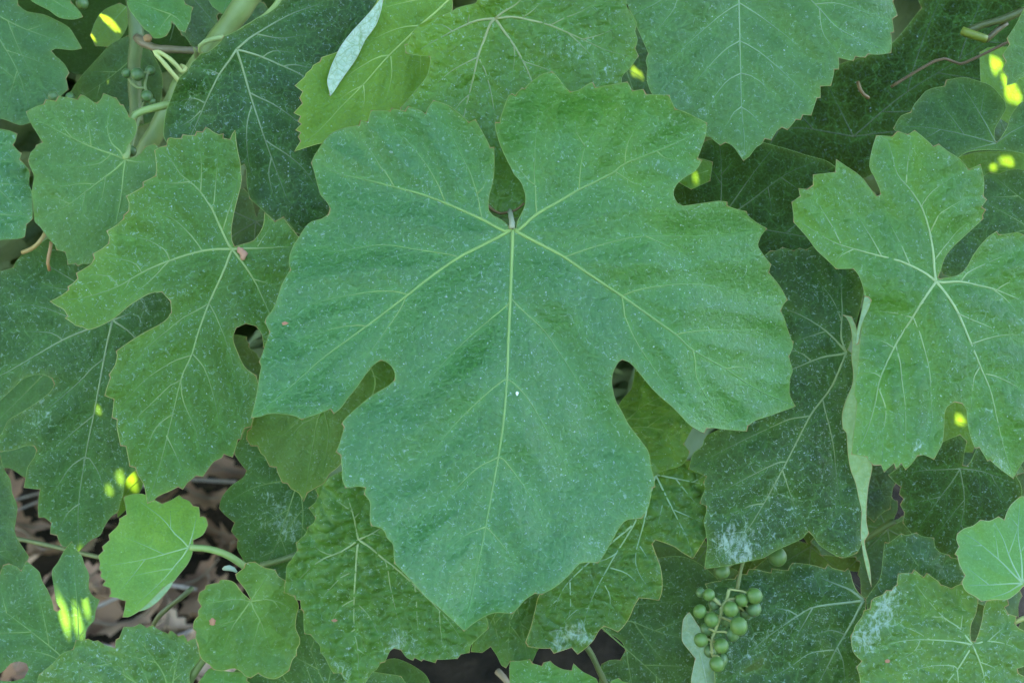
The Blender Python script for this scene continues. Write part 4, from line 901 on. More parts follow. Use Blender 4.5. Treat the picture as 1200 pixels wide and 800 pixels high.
R_ = T(3, 0, '530,0 545,30 600,160 640,250') + [(757, 72), (759, 80), (758, 92), (763, 108), (775, 122), (800, 140), (818, 158)] + T(4, 0, '105,640 128,642 150,660 176,682 200,668 232,682 258,715 285,754 310,735 345,690 368,676 385,650 415,657 440,615 465,597 491,609 520,575 530,560 553,562 562,538 602,541 615,500 628,460 645,458 645,405 694,402 705,360 710,325 731,325 732,272 800,286') + T(5, 0, '10,265 55,270 68,254 120,256 176,248 180,200 175,155 190,151 182,90 206,73 196,40 184,8 192,-10') + [
      (1055, -25), (1040, -60), (980, -80), (900, -92), (866, -75), (820, -95), (760, -70), (735, -25)]
leaf('R', R_, (866, -72), 'large even-toned vine leaf hanging from the top edge, pointed tip down, regular teeth', d=18, gloss=0.42, g=(-0.05, -0.10), cup=(0.02, 0, 0.0), wav=(3.0, 90), bul=1.3, bulw=20, chalk=[(870, 180, 9, 1), (826, 130, 9, .8), (805, 115, 10, .8), (850, 150, 14, .5)], quilt=(0.25, 12), col=(0.044, 0.134, 0.036), dust=0.32, wrinkle=0.35, rough=0.40, grid=4.6, vw=3.2, sw=1.7, vcol=(0.28, 0.38, 0.20, 1), skip=('E',),
     
     veins='866,-72 866,0 867,48 868,90 869,125 872,160 872,186|867,4 858,9 842,20 812,46 785,70|867,4 875,9 892,20 912,35 927,47 950,70|867,48 858,53 847,61 827,82 807,107|867,48 875,52 890,61 907,75 930,96 950,118|868,86 860,90 850,97 835,117 824,140|868,86 880,89 890,95 908,115|869,125 860,132 850,150|869,126 880,133 895,150;'
     '866,-72 830,-45 800,-20 772,2 737,20|800,-20 790,10 781,22 770,35 752,50;866,-72 920,-30 960,10 985,35 1038,60|955,5 985,5 1040,25|960,10 965,40 985,65;866,-72 930,-55 1000,-30 1050,-15')
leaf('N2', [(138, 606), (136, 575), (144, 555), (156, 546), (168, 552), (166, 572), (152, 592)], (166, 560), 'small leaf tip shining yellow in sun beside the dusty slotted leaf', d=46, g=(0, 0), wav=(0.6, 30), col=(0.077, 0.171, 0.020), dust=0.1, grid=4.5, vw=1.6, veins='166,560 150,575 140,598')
leaf('VB', [(700, 40), (760, 30), (800, 60), (800, 130), (760, 150), (710, 130), (695, 90)], (700, 60), 'dark olive leaf deep inside the small ragged gap above the biggest leaf', d=80, g=(0, 0), wav=(1.2, 40), col=(0.026, 0.063, 0.012), dust=0.0, grid=6, auto=40, vw=2, veins='700,60 750,90 790,120')
ORDER = 'A Bf B F E Pf P R K Cf DDf DD EE PP G S T M C D1 D2 OO NN MM BB AA N H U2 U V JJ JJb LL II FF GG QQ RR TT SS YY WW XX ZZ UU KK N2 Z3 HH W Y X VB VV Z2'.split()
BYKEY = {l.key: l for l in LV}
LV = [BYKEY[k] for k in ORDER]

# ------------------------------------------------------------------ dim leaves further inside the vine
def lobed(cx, cy, r, ang, seed, n=5):
    """A five-lobed toothed outline of radius r pixels, its stalk notch at angle ang."""
    rr = random.Random(seed)
    out = []
    N = 84
    for i in range(N):
        t = i / N
        a = ang + 2 * math.pi * (0.04 + 0.92 * t)
        lobe = 0.80 + 0.20 * math.cos(2 * math.pi * (t * n - 0.5) + math.pi) - 0.06 * math.cos(2 * math.pi * t * 2)
        notch = min(1.0, 0.25 + 5.5 * min(t, 1 - t))
        tooth = 1 + (0.055 if i % 3 == 0 else -0.015) * rr.uniform(0.6, 1.3)
        q = r * lobe * notch * tooth
        out.append((cx + q * math.cos(a), cy + q * math.sin(a)))
    out.append((cx + r * 0.05 * math.cos(ang), cy + r * 0.05 * math.sin(ang)))
    return out


# sun patches: (pixel x, pixel y, mm behind the nearest leaf, half width, half height, turn) of each gap's patch
SPOTS = [('X', 128, 25, 13, 6, -0.2), ('X', 108, 43, 5, 3, -0.6), ('WW', 1167, 76, 8, 8, 0.3), ('WW', 1178, 95, 4, 5, 0), ('WW', 1187, 109, 10, 9, 0.3), ('XX', 1180, 189, 9, 4, 0.3), ('XX', 1164, 196, 5, 3, 0.3), ('ZZ', 1128, 501, 7, 13, -0.2),
         ('AA', 75, 722, 5, 26, 0.25), ('AA', 91, 727, 4.5, 20, 0.08), ('AA', 101, 710, 3, 14, 0), ('N2', 154, 562, 7, 8, 0.2), ('N', 141, 560, 5, 6, 0.5), ('N', 128, 574, 5, 4, 0.5), ('N', 115, 480, 3, 4, 0), ('VB', 744, 84, 6, 6, 0), ('VB', 751, 88, 3, 4, 0), ('YY', 815, 208, 4, 3, 0.5)]


def in_sun(fx, fy, r, dmm):
    """Whether a leaf here would stand in the way of one of the sun patches."""
    sv = CROT.transposed() @ SUNV
    for key, px, py, a, b, rr in SPOTS:
        q = cam_pt(px, py, 0.42 + BYKEY[key].d)
        t = (-0.42 - dmm / 1000 - q.z) / sv.z
        q = q + sv * t
        if math.hypot(600 - q.x / q.z / K - fx, 400 + q.y / q.z / K - fy) < r + 12:
            return True
    return False


FILL = [(1075, -5, 110), (985, -40, 110), (40, 60, 100), (95, -10, 90), (215, -15, 80), (70, 200, 95), (195, 190, 95), (20, 330, 80), (330, 90, 110), (650, 40, 110), (770, 110, 90), (860, 60, 120), (960, 200, 120), (1090, 230, 120), (1195, 190, 110), (1120, 60, 130), (1000, 20, 130), (1010, 330, 110), (1190, 330, 120),
        (770, 470, 100), (890, 440, 110), (1010, 500, 110), (1110, 480, 110), (1200, 500, 110), (1040, 620, 90), (950, 640, 90), (880, 690, 95), (1130, 640, 100), (1210, 650, 90), (1190, 745, 90), (1120, 720, 90), (1000, 740, 90), (900, 770, 90), (830, 640, 80), (300, 260, 110), (560, 260, 110), (250, 400, 100), (420, 470, 90)]
fr = random.Random(5)
FL = []
FILL_LABELS = {4: 'dim leaf in shade between the little notched leaf and the thick green shoot', 8: 'sliver of dim leaf between the thick green shoot and the large dark dusty leaf', 14: 'dim leaf scrap just under the leaf catching direct sun',
               21: 'dim leaf just below the glossy two-slotted leaf, beside the pale folded edge', 22: 'dim leaf scrap at the stalk notch of the very dark shaded leaf',
               23: 'dim leaf at the edge just below the glossy two-slotted leaf', 24: 'dim olive leaf in the shaded gap between the folded edge and the very dark leaf', 25: 'dim olive leaf between the flecked dark leaf and the toothed rim', 26: 'dim leaf behind the shaded single grapes',
               27: 'dim leaf just under the mint leaf, above the broad streaked leaf', 29: 'dim leaf in the stalk notch of the broad streaked leaf', 32: 'dim leaf in the small black tear of the big dusty leaf by the grapes',
               33: 'dim leaf in the round notch of the deeply puckered leaf', 34: 'dim leaf in the stalk notch of the big side leaf', 35: 'dim leaf low in the stalk notch of the biggest leaf', 36: 'dim leaf in the oval slot of the big side leaf'}
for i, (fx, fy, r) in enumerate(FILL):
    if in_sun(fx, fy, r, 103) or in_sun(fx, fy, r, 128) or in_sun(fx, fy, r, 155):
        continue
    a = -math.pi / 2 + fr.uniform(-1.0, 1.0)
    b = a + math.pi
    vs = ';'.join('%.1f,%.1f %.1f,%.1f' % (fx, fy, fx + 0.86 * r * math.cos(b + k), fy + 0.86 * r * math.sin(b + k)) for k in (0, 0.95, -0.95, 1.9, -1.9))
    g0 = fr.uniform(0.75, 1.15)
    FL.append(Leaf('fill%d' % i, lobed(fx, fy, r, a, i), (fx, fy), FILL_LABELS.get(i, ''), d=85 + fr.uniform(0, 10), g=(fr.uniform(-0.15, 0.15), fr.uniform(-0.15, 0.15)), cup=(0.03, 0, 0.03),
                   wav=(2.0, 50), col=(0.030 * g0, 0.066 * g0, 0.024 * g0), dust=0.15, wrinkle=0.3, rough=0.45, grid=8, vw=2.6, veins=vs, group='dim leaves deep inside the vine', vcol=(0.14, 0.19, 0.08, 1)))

FL = [l for l in FL if l.label]
settle(LV + FL)
for lf in LV + FL:
    if lf.of is None:
        lf.build()
for lf in LV:
    if lf.of is not None:
        lf.build(BYKEY[lf.of])


def sphere(c, r, seg=14, rings=9, squash=1.0):
    V, F = [(c[0], c[1], c[2] + r * squash)], []
    for i in range(1, rings):
        a = math.pi * i / rings
        for k in range(seg):
            b = 2 * math.pi * k / seg
            V.append((c[0] + r * math.sin(a) * math.cos(b), c[1] + r * math.sin(a) * math.sin(b), c[2] + r * math.cos(a) * squash))
    V.append((c[0], c[1], c[2] - r * squash))
    for k in range(seg):
        F.append((0, 1 + k, 1 + (k + 1) % seg))
        e = len(V) - 1
        o = 1 + (rings - 2) * seg
        F.append((e, o + (k + 1) % seg, o + k))
    for i in range(rings - 2):
        for k in range(seg):
            a, b = 1 + i * seg + k, 1 + i * seg + (k + 1) % seg
            F.append((a, a + seg, b + seg, b))
    return V, F


def frame_at(name, px, py, dmm, label, cat, group=None):
    e = link(bpy.data.objects.new(name, None))
    e.empty_display_size = 0.01
    o = cam_pt(px, py, 0.42 + dmm / 1000)
    e.matrix_world = Matrix.Translation(CM @ o) @ CROT.to_4x4()
    tag(e, label, cat, group)
    return e, o


def rod(name, path, r, mat, col, parent=None, origin=None, taper=1.0, step=0.0015, knots=(), sides=10):
    """A bent stem through (pixel x, pixel y, mm behind the nearest leaf); r is a radius in mm."""
    P3 = [cam_pt(a, b, 0.42 + c / 1000) for a, b, c in path]
    o = origin if origin is not None else P3[0].copy()
    run = catmull([tuple(p - o) for p in P3], step)
    n = len(run)
    rad = []
    for i in range(n):
        t = i / max(1, n - 1)
        k = sum(h * math.exp(-((t - c) / w) ** 2) for c, w, h in knots)
        rad.append(r / 1000 * (1 + (taper - 1) * t) * (1 + k + 0.05 * math.sin(i * 0.9)))
    V, F = tube([tuple(q) for q in run], rad, sides)
    ob = mesh_obj(name, V, F, mat, parent)
    ob.color = (*col, 1)
    if parent is None:
        ob.matrix_world = Matrix.Translation(CM @ o) @ CROT.to_4x4()
    return ob


# ------------------------------------------------------------------ shoots, stalks, tendrils
e, o = frame_at('vine_shoot', 305, -20, 66, 'thick pale green vine shoot slanting down behind the dark dusty leaf', 'shoot')
rod('stem', [(330, -55, 62), (305, -20, 64), (262, 38, 66), (215, 102, 70), (180, 160, 72), (158, 200, 74), (140, 250, 80)], 4.1, M_STEM, (0.175, 0.235, 0.075), e, o, 0.72, knots=[(0.52, 0.035, 0.22)], sides=14)
rod('bud', [(232, 66, 63), (230, 60, 60), (227, 56, 58)], 1.3, M_STEM, (0.17, 0.20, 0.08), e, o, 0.3)
tag(rod('leaf_stalk', [(329, -6, 56), (325, 4, 55), (312, 18, 55), (292, 31, 56), (278, 40, 58), (262, 60, 62)], 1.0, M_STEM, (0.24, 0.32, 0.10)), 'thin pale green leaf stalk running along the thick shoot at the top', 'stalk')
tag(rod('tendril', [(262, 44, 57), (250, 46, 56), (240, 49, 55.5), (234, 54, 56), (234, 60, 57.5), (238, 64, 60)], 1.0, M_STEM, (0.26, 0.33, 0.12), taper=0.6), 'short pale green tendril hooked across the thick shoot', 'tendril')
tag(rod('leaf_stalk', [(160, 44, 72), (172, 52, 68), (184, 57, 66), (200, 58, 66), (220, 59, 67), (246, 60, 70)], 1.5, M_STEM, (0.20, 0.16, 0.10), taper=0.8, knots=[(0.15, 0.06, 0.3)]), 'brownish woody stalk crossing behind the thick shoot', 'stalk')
tag(rod('tendril', [(213, 99, 62), (203, 87, 60), (192, 74, 59), (183, 64, 58.5), (181, 61, 58.5), (185, 61, 58.5), (196, 67, 59), (207, 77, 60), (213, 84, 61), (217, 80, 62), (212, 77, 63)], 0.75, M_STEM, (0.42, 0.45, 0.16), step=0.0008), 'thin yellowish tendril bent sharply back on itself', 'tendril')
tag(rod('vine_shoot', [(152, -20, 80), (157, 15, 79), (160, 45, 78), (157, 75, 80), (158, 105, 82), (160, 145, 84)], 2.4, M_STEM, (0.105, 0.150, 0.050), knots=[(0.4, 0.06, 0.2)]), 'dim upright green shoot behind the small grape bunch', 'shoot')
tag(rod('twig', [(1044, 102, 68), (1062, 91, 67), (1082, 79, 66), (1097, 71, 66), (1107, 69, 66), (1116, 72, 67), (1125, 75, 67), (1137, 71, 66), (1160, 60, 64), (1186, 47, 62)], 0.5, M_STEM, (0.13, 0.085, 0.045)), 'thin reddish brown twig in the dark gap near the top', 'twig')
tag(rod('twig', [(1005, 96, 70), (1008, 105, 69), (1012, 111, 69), (1018, 115, 70)], 0.6, M_STEM, (0.20, 0.12, 0.05)), 'tiny curved brown stalk end against the darkest leaf', 'twig')
tag(rod('vine_shoot', [(1128, 40, 74), (1150, 30, 72), (1175, 23, 70), (1205, 10, 68)], 1.3, M_STEM, (0.085, 0.10, 0.035)), 'dim slanting green shoot in the dark top corner', 'shoot')
tag(rod('leaf_stalk', [(1127, 36, 71), (1140, 41, 70), (1156, 46, 70)], 1.5, M_STEM, (0.16, 0.20, 0.03)), 'short stubby yellow-green stalk beside the dim slanting shoot', 'stalk')
tag(rod('leaf_stalk', [(1155, 48, 73), (1168, 36, 72), (1180, 27, 72)], 0.9, M_STEM, (0.12, 0.10, 0.05)), 'thin brownish stalk leaning on the dim slanting shoot', 'stalk')
tag(rod('tendril', [(26, 296, 36), (36, 292, 35), (44, 286, 34), (50, 278, 34), (54, 270, 36)], 0.7, M_STEM, (0.34, 0.24, 0.10)), 'tan curved tendril end below the bluish crinkled leaf', 'tendril')
tag(rod('tendril', [(60, 283, 33), (59, 291, 33), (57, 300, 33), (56, 308, 33), (58, 317, 34)], 0.55, M_STEM, (0.30, 0.17, 0.07)), 'short reddish tan tendril hanging on the dusty slotted leaf', 'tendril')
tag(rod('leaf_stalk', [(8, 628, 160), (16, 630, 160), (45, 636, 158), (75, 643, 156), (118, 653, 150)], 0.9, M_STEM, (0.17, 0.19, 0.08)), 'long thin greenish stalk crossing over the litter', 'stalk')
tag(rod('leaf_stalk', [(226, 688, 80), (212, 700, 80), (200, 709, 82), (186, 722, 84), (178, 735, 88)], 0.9, M_STEM, (0.13, 0.15, 0.07)), 'thin olive stalk over the litter below the pale young leaf', 'stalk')
tag(rod('leaf_stalk', [(244, 764, 38), (236, 774, 38), (226, 790, 38), (214, 812, 40)], 1.5, M_STEM, (0.13, 0.17, 0.06)), 'thick green stalk between speckled leaf and small rounded leaf at the bottom', 'stalk')
tag(rod('leaf_stalk', [(686, 755, 62), (694, 768, 64), (702, 785, 66), (712, 806, 68)], 1.0, M_STEM, (0.10, 0.13, 0.05)), 'dim stalk running down past the black gap at the bottom', 'stalk')
tag(rod('leaf_stalk', [(306, 662, 53), (318, 659, 52), (332, 655, 51), (346, 650, 50)], 1.0, M_STEM, (0.13, 0.18, 0.07)), 'pale stalk lying along the blotched dark leaf', 'stalk')
tag(rod('leaf_stalk', [(1048, 610, 70), (1035, 618, 70), (1020, 628, 72), (1000, 640, 76)], 1.1, M_STEM, (0.12, 0.16, 0.05)), 'dim green stalk in the shaded gap beside the folded leaf', 'stalk')
tag(rod('leaf_stalk', [(1206, 722, 34), (1197, 725, 35), (1189, 729, 36), (1180, 736, 40)], 0.8, M_STEM, (0.30, 0.32, 0.12)), 'short yellowish stalk at the edge below the mint leaf', 'stalk')
tag(rod('leaf_stalk', [(875, 632, 44), (873, 650, 44), (868, 668, 45), (864, 690, 46)], 0.6, M_STEM, (0.17, 0.21, 0.09)), 'pale stalk of the green grapes dropping from the flecked dark leaf', 'stalk')
tag(rod('twig', [(583, 786, 100), (590, 793, 98), (600, 806, 98)], 1.3, M_WOOD, (0.34, 0.27, 0.20), taper=0.7), 'broken tan twig end at the bottom edge against black soil', 'twig')

# ------------------------------------------------------------------ green grapes
def grape(parent, o, px, py, dmm, rpx, col, towards=None):
    c = cam_pt(px, py, 0.42 + dmm / 1000) - o
    r = rpx * K * (0.42 + dmm / 1000)
    V, F = sphere((0, 0, 0), r, 16, 11, 1.06)
    ob = mesh_obj('grape', V, F, M_GRAPE, parent)
    ob.location = c
    ob.rotation_euler = (fr.uniform(0.5, 1.2), fr.uniform(-0.6, 0.6), 0)
    ob.color = (*col, 1)
    V, F = sphere((0, 0, r * 1.045), r * 0.085, 6, 5, 0.6)
    sc_ = mesh_obj('blossom_scar', V, F, M_STEM, ob)
    sc_.color = (0.12, 0.07, 0.03, 1)
    return c


GC = (0.085, 0.155, 0.034)
e, o = frame_at('grape_cluster', 850, 690, 30, 'small bunch of unripe green grapes between the flecked dark leaves near the bottom', 'grapes')
B4 = lambda x, y: (800 + x / 4, 600 + y / 4)
grapes = [(123, 386, 29, 28, 0), (80, 464, 32, 26, 0), (135, 503, 34, 25, 0), (225, 453, 36, 25, 0), (275, 411, 32, 27, 0), (336, 391, 38, 27, 0), (332, 453, 37, 30, 1), (263, 533, 42, 24, 0), (232, 570, 35, 30, 1), (85, 598, 33, 26, 0), (180, 625, 35, 26, 0), (182, 690, 30, 31, 1), (161, 711, 36, 24, 0), (84, 376, 22, 32, 1), (150, 428, 30, 31, 1), (205, 505, 32, 31, 1), (112, 548, 30, 31, 1), (298, 470, 30, 33, 1), (128, 650, 30, 31, 1), (255, 440, 28, 33, 1)]
stem_pts = [B4(218, 360), B4(205, 410), B4(185, 440), B4(175, 490), B4(150, 560), B4(136, 600), B4(138, 668)]
rod('stalk', [(a, b, 29) for a, b in stem_pts], 0.55, M_STEM, (0.25, 0.29, 0.10), e, o, 0.75, 0.0008)
for x, y, r, d, dim in grapes:
    px, py = B4(x, y)
    grape(e, o, px, py, d, r / 4, GC if not dim else (0.085, 0.150, 0.05))
    near = min(stem_pts, key=lambda q: math.dist(q, (px, py + 0)))
    rod('pedicel', [(near[0], near[1], 29), ((near[0] + px) / 2, (near[1] + py) / 2 - 1.5, 28.5), (px, py, d)], 0.36, M_STEM, (0.26, 0.28, 0.10), e, o, 1.1, 0.0008, sides=6)
e, o = frame_at('grape_cluster', 910, 652, 50, 'single shaded green grapes peeping out under the flecked dark leaf', 'grapes')
for px, py, r, d in ((911, 652, 11, 46), (846, 669, 9.5, 40)):
    grape(e, o, px, py, d, r, (0.085, 0.15, 0.04))
rod('stalk', [(846, 668, 43), (868, 655, 48), (890, 648, 50), (911, 650, 50)], 0.5, M_STEM, (0.17, 0.22, 0.08), e, o, 0.9, 0.001)
e, o = frame_at('grape_cluster', 165, 95, 66, 'loose bunch of small green grapes beside the thick shoot near the top', 'grapes')
for px, py, r, d in ((148, 86, 5.6, 66), (161, 87.5, 8, 65), (172, 113, 7, 65), (178, 119, 4.5, 66), (176, 83, 6, 69), (154, 177, 6.5, 62), (96, 4, 7.5, 70), (62, 113, 6.5, 62), (82, 114, 5.5, 64)):
    grape(e, o, px, py, d, r, (0.085, 0.15, 0.05))
rod('stalk', [(176, 80, 68), (171, 92, 67), (170, 102, 67), (173, 112, 66), (168, 122, 67), (160, 150, 66), (154, 174, 64)], 0.5, M_STEM, (0.18, 0.23, 0.08), e, o, 0.9, 0.001)
rod('pedicel', [(150, 89, 67), (154, 97, 67), (162, 103, 67), (170, 103, 67)], 0.45, M_STEM, (0.20, 0.25, 0.09), e, o, 1, 0.001)
rod('pedicel', [(162, 88, 66), (170, 85, 67), (176, 86, 68)], 0.45, M_STEM, (0.20, 0.25, 0.09), e, o, 1, 0.001)
tb = mesh_obj('dried_grape', *sphere((0, 0, 0), 0.0015, 12, 8, 0.9), M_DRY)
tb.location = world_pt(173, 45, 0.42 + 0.062)
tb.color = (0.42, 0.26, 0.15, 1)
tag(tb, 'single dried tan grape on the brownish woody stalk', 'dried grape')

# ------------------------------------------------------------------ small litter lying on leaves
def on_leaf(key, px, py, lift=0.0004):
    l = BYKEY[key]
    return world_pt(px, py, float(l.depth([px], [py])[0]) - lift)


rod('petiole', [(600, 268, 0.9), (600, 262, 1.2), (599, 256, 3.0), (598, 250, 7.5), (597, 247, 14)], 0.85, M_STEM, (0.24, 0.26, 0.17), BYKEY['A'].root, BYKEY['A'].o, 0.9, 0.0006)
scale_bits = [(570, 240), (577, 246), (586, 250), (594, 249), (602, 247), (609, 243), (614, 238)]
tag(rod('dry_scale', [(a, b, 9.5 + 0.8 * math.sin(a)) for a, b in scale_bits], 0.5, M_DRY, (0.17, 0.12, 0.06), taper=0.6, step=0.0006, sides=6), 'brown dried sliver at the stalk notch of the biggest leaf', 'dry scale')
hk = []
for i in range(9):
    t = i / 8
    hk.append((0.0008 * math.sin(t * 5), -0.0032 + 0.0064 * t * 0.6, 0.0003 + 0.0002 * math.sin(t * 9)))
husk = mesh_obj('dried_husk', *tube(hk, [0.0003 + 0.0009 * math.sin(math.pi * min(1, (i + 0.6) / 9)) * (1 + 0.35 * math.sin(i * 2.4)) for i in range(9)], 7, flat=0.6), M_DRY)
husk.matrix_world = Matrix.Translation(on_leaf('K', 283, 292)) @ CROT.to_4x4()
husk.color = (0.48, 0.26, 0.18, 1)
tag(husk, 'tiny pinkish brown dried husk lying on the big side leaf', 'husk')
for key, px, py, r in (('A', 606, 461, 0.00055),):
    V, F = sphere((0, 0, 0), r, 12, 8, 0.6)
    V = [(x * 0.75 * (1 + 0.35 * math.sin(9000 * y)), y * 1.15, z) for x, y, z in V]
    s_ = mesh_obj('white_crumb', V, F, M_WHITE)
    s_.matrix_world = Matrix.Translation(on_leaf(key, px, py)) @ CROT.to_4x4()
    tag(s_, 'tiny white crumb near the middle vein of the biggest leaf', 'crumb')
for key, px, py, rx, ry, lab in (('A', 334, 379, 0.0009, 0.0006, 'pinkish brown dry fleck on the side lobe of the biggest leaf'), ('EE', 249, 728, 0.0010, 0.0012, 'reddish brown dry patch on the small rounded leaf'), ('F', 392, 727, 0.0009, 0.0006, 'pinkish dry fleck on the crinkled leaf'), ('OO', 1040, 774, 0.0008, 0.0006, 'dark brown fleck on the broad streaked leaf')):
    V, F = sphere((0, 0, 0), 1.0, 18, 10, 0.25)
    V = [(x * rx * (1 + 0.3 * math.sin(7 * y)), y * ry, z * 0.0008) for x, y, z in V]
    s_ = mesh_obj('dry_fleck', V, F, M_DRY)
    s_.matrix_world = Matrix.Translation(on_leaf(key, px, py, 0.0001)) @ CROT.to_4x4()
    s_.color = (0.40, 0.20, 0.13, 1)
    tag(s_, lab, 'fleck')
V, F = tube([(-0.002, 0.0004, 0), (-0.0012, 0.0007, 0.0003), (0.0002, 0.0009, 0.0004), (0.0016, 0.0004, 0.0002), (0.0026, -0.0006, 0)], [0.0003, 0.0008, 0.0010, 0.0008, 0.0003], 7, flat=0.5)
s_ = mesh_obj('stipule', V, F, M_TIP)
s_.matrix_world = Matrix.Translation(world_pt(268, 668, 0.42 + 0.036)) @ CROT.to_4x4()
s_.color = (0.45, 0.55, 0.45, 1)
tag(s_, 'tiny pale green scale at the end of the young leaf stalk', 'scale')

# ------------------------------------------------------------------ ground and litter
N = 60
gx = np.concatenate([[-150, -40, -12, -5], np.linspace(-2.5, 2.5, 71), [5, 12, 40, 150]])
gy = np.concatenate([[-150, -40, -12, -5], np.linspace(-1.5, 3.5, 71), [6, 12, 40, 150]])
GX, GY = np.meshgrid(gx, gy)
GZ = 0.03 * vnoise(GX.ravel() * 3.1, GY.ravel() * 3.1) + 0.02 * vnoise(GX.ravel() * 9, GY.ravel() * 9)
GZ = GZ * (np.abs(GX.ravel()) < 3) * (np.abs(GY.ravel()) < 4)
nx = len(gx)
gf = [(j * nx + i, j * nx + i + 1, (j + 1) * nx + i + 1, (j + 1) * nx + i) for j in range(len(gy) - 1) for i in range(nx - 1)]
gm = mesh_obj('ground', list(zip(GX.ravel().tolist(), GY.ravel().tolist(), GZ.tolist())), gf, M_SOIL)
gm['kind'] = 'structure'
M_BOUNCE = plain('bounce_earth', (0.15, 0.13, 0.075), (0.09, 0.10, 0.04), 8, 0.95, 1.0, 0.02, spec=0.15)
al = mesh_obj('path', [(-60, -9, 0.06), (60, -9, 0.06), (60, -0.75, 0.06), (-60, -0.75, 0.06), (-60, -9, -0.05), (60, -9, -0.05), (60, -0.6, -0.05), (-60, -0.6, -0.05)], [(0, 1, 2, 3), (3, 2, 6, 7), (1, 0, 4, 5)], M_BOUNCE, smooth=False)  # unseen pale ground strip, added to bounce warm light
al['kind'] = 'structure'


def ground_hit(px, py, z=0.0):
    d = CROT @ Vector(((px - 600) * K, -(py - 400) * K, -1))
    t = (z - CAM_H) / d.z
    return cam.location + d * t


def dry_leaf_mesh(seed):
    rr = random.Random(seed)
    ring = []
    n = 22
    for i in range(n):
        a = 2 * math.pi * i / n
        ring.append((1 + 0.28 * math.cos(2.5 * a + seed) + 0.12 * rr.uniform(-1, 1)) * (0.75 if i % 2 else 1))
    V, F = [(0, 0, 0)], []
    for k in range(1, 5):
        for i in range(n):
            a = 2 * math.pi * i / n
            q = ring[i] * k / 4
            x, y = q * math.cos(a), q * math.sin(a) * 0.72
            z = 0.40 * x * x * rr.choice((1, 1, 1)) + 0.25 * y * y * math.cos(seed) + 0.16 * math.sin(4 * x + seed) * math.cos(3 * y + 2 * seed) + rr.uniform(-0.03, 0.03)
            V.append((x, y, z))
    for i in range(n):
        F.append((0, 1 + i, 1 + (i + 1) % n))
        for k in range(3):
            a, b = 1 + k * n + i, 1 + k * n + (i + 1) % n
            F.append((a, a + n, b + n, b))
    return V, F


bases = []
for sd in range(6):
    ob = mesh_obj('dry_leaf', *dry_leaf_mesh(sd + 1), M_DRY)
    rib = mesh_obj('midrib', *tube([(-0.9, 0, 0.36), (-0.4, 0, 0.10), (0, 0, 0.03), (0.5, 0, 0.14), (1.0, 0.05, 0.45), (1.4, 0.2, 0.55)], [0.015, 0.03, 0.035, 0.035, 0.035, 0.03], 6), M_DRY, ob)
    rib.color = (0.36, 0.27, 0.19, 1)
    bases.append((ob, rib))
DRYC = [(0.26, 0.175, 0.125), (0.32, 0.235, 0.18), (0.20, 0.13, 0.095), (0.38, 0.29, 0.235), (0.16, 0.105, 0.08), (0.30, 0.20, 0.165)]
lr = random.Random(21)
spots = []
for _ in range(900):
    px, py = lr.uniform(-60, 380), lr.uniform(470, 830)
    if all(math.dist((px, py), q) > 27 for q in spots):
        spots.append((px, py))
KEEP = [1, 3, 7, 14, 15, 16, 17, 20, 21, 22, 24, 25, 26, 27, 30, 34, 44, 57, 58, 59, 60, 64, 67, 68, 73, 75, 76, 77, 79, 80, 81, 83, 87, 89, 91, 93, 94, 101, 102, 103, 104, 106, 108, 110, 112, 115]
DRYN = ['brown', 'tan', 'dark brown', 'pale pinkish tan', 'blackish brown', 'reddish brown']
for i, (px, py) in enumerate([spots[k] for k in KEEP]):
    b, rib = bases[i % 6]
    if i < 6:
        ob, rb = b, rib
    else:
        ob, rb = link(b.copy()), link(rib.copy())
        rb.parent = ob
    ob.location = ground_hit(px, py, 0.01 + 0.012 * lr.random())
    k = lr.uniform(0.028, 0.050)
    ob.scale = (k, k, k)
    ob.rotation_euler = (lr.uniform(-0.5, 0.5), lr.uniform(-0.5, 0.5), lr.uniform(0, 6.28))
    ci = lr.randrange(6)
    c = DRYC[ci]
    f = lr.uniform(0.8, 1.15)
    ob.color = (c[0] * f * 2.1, c[1] * f * 1.95, c[2] * f * 1.65, 1)
    tag(ob, 'curled dry %s leaf lying on the ground in the litter' % DRYN[ci], 'dead leaf', 'dead leaves on the ground')
for i in range(12):
    px, py = lr.uniform(0, 340), lr.uniform(520, 800)
    p0 = ground_hit(px, py, 0.03)
    a = lr.uniform(0, 3.14)
    L = lr.uniform(0.05, 0.14)
    path = [(-L * math.cos(a), -L * math.sin(a), -0.005), (0.1 * L, 0.12 * L, 0.012), (L * math.cos(a), L * math.sin(a), 0.0)]
    run = catmull(path, 0.012)
    rw = lr.uniform(0.0015, 0.003)
    if i not in (0, 2, 4, 5, 7, 10):
        continue
    tw = mesh_obj('dead_twig', *tube([tuple(q) for q in run], [rw] * len(run), 6), M_WOOD)
    tw.location = p0
    tw.color = (0.36, 0.31, 0.27, 1)
    tag(tw, 'grey dead twig lying across the dry litter', 'twig', 'dead twigs on the ground')

# ------------------------------------------------------------------ a roof of leaves beyond and overhead, added to block the sun
C0 = world_pt(600, 400, 0.45)
E1 = Vector((0, 0, 1)).cross(SUNV).normalized()
E2 = SUNV.cross(E1).normalized()
if E2.dot(CROT @ Vector((0, 0, 1))) < 0:
    E2 = -E2
if E1.x < 0:
    E1 = -E1

beams = []
for key, px, py, a, b, r in SPOTS:
    beams.append((world_pt(px, py, float(BYKEY[key].depth([px], [py])[0])), a, b, r))


def plane_uv(P):
    q = P - C0
    return q.dot(E1), q.dot(E2), q.dot(SUNV)


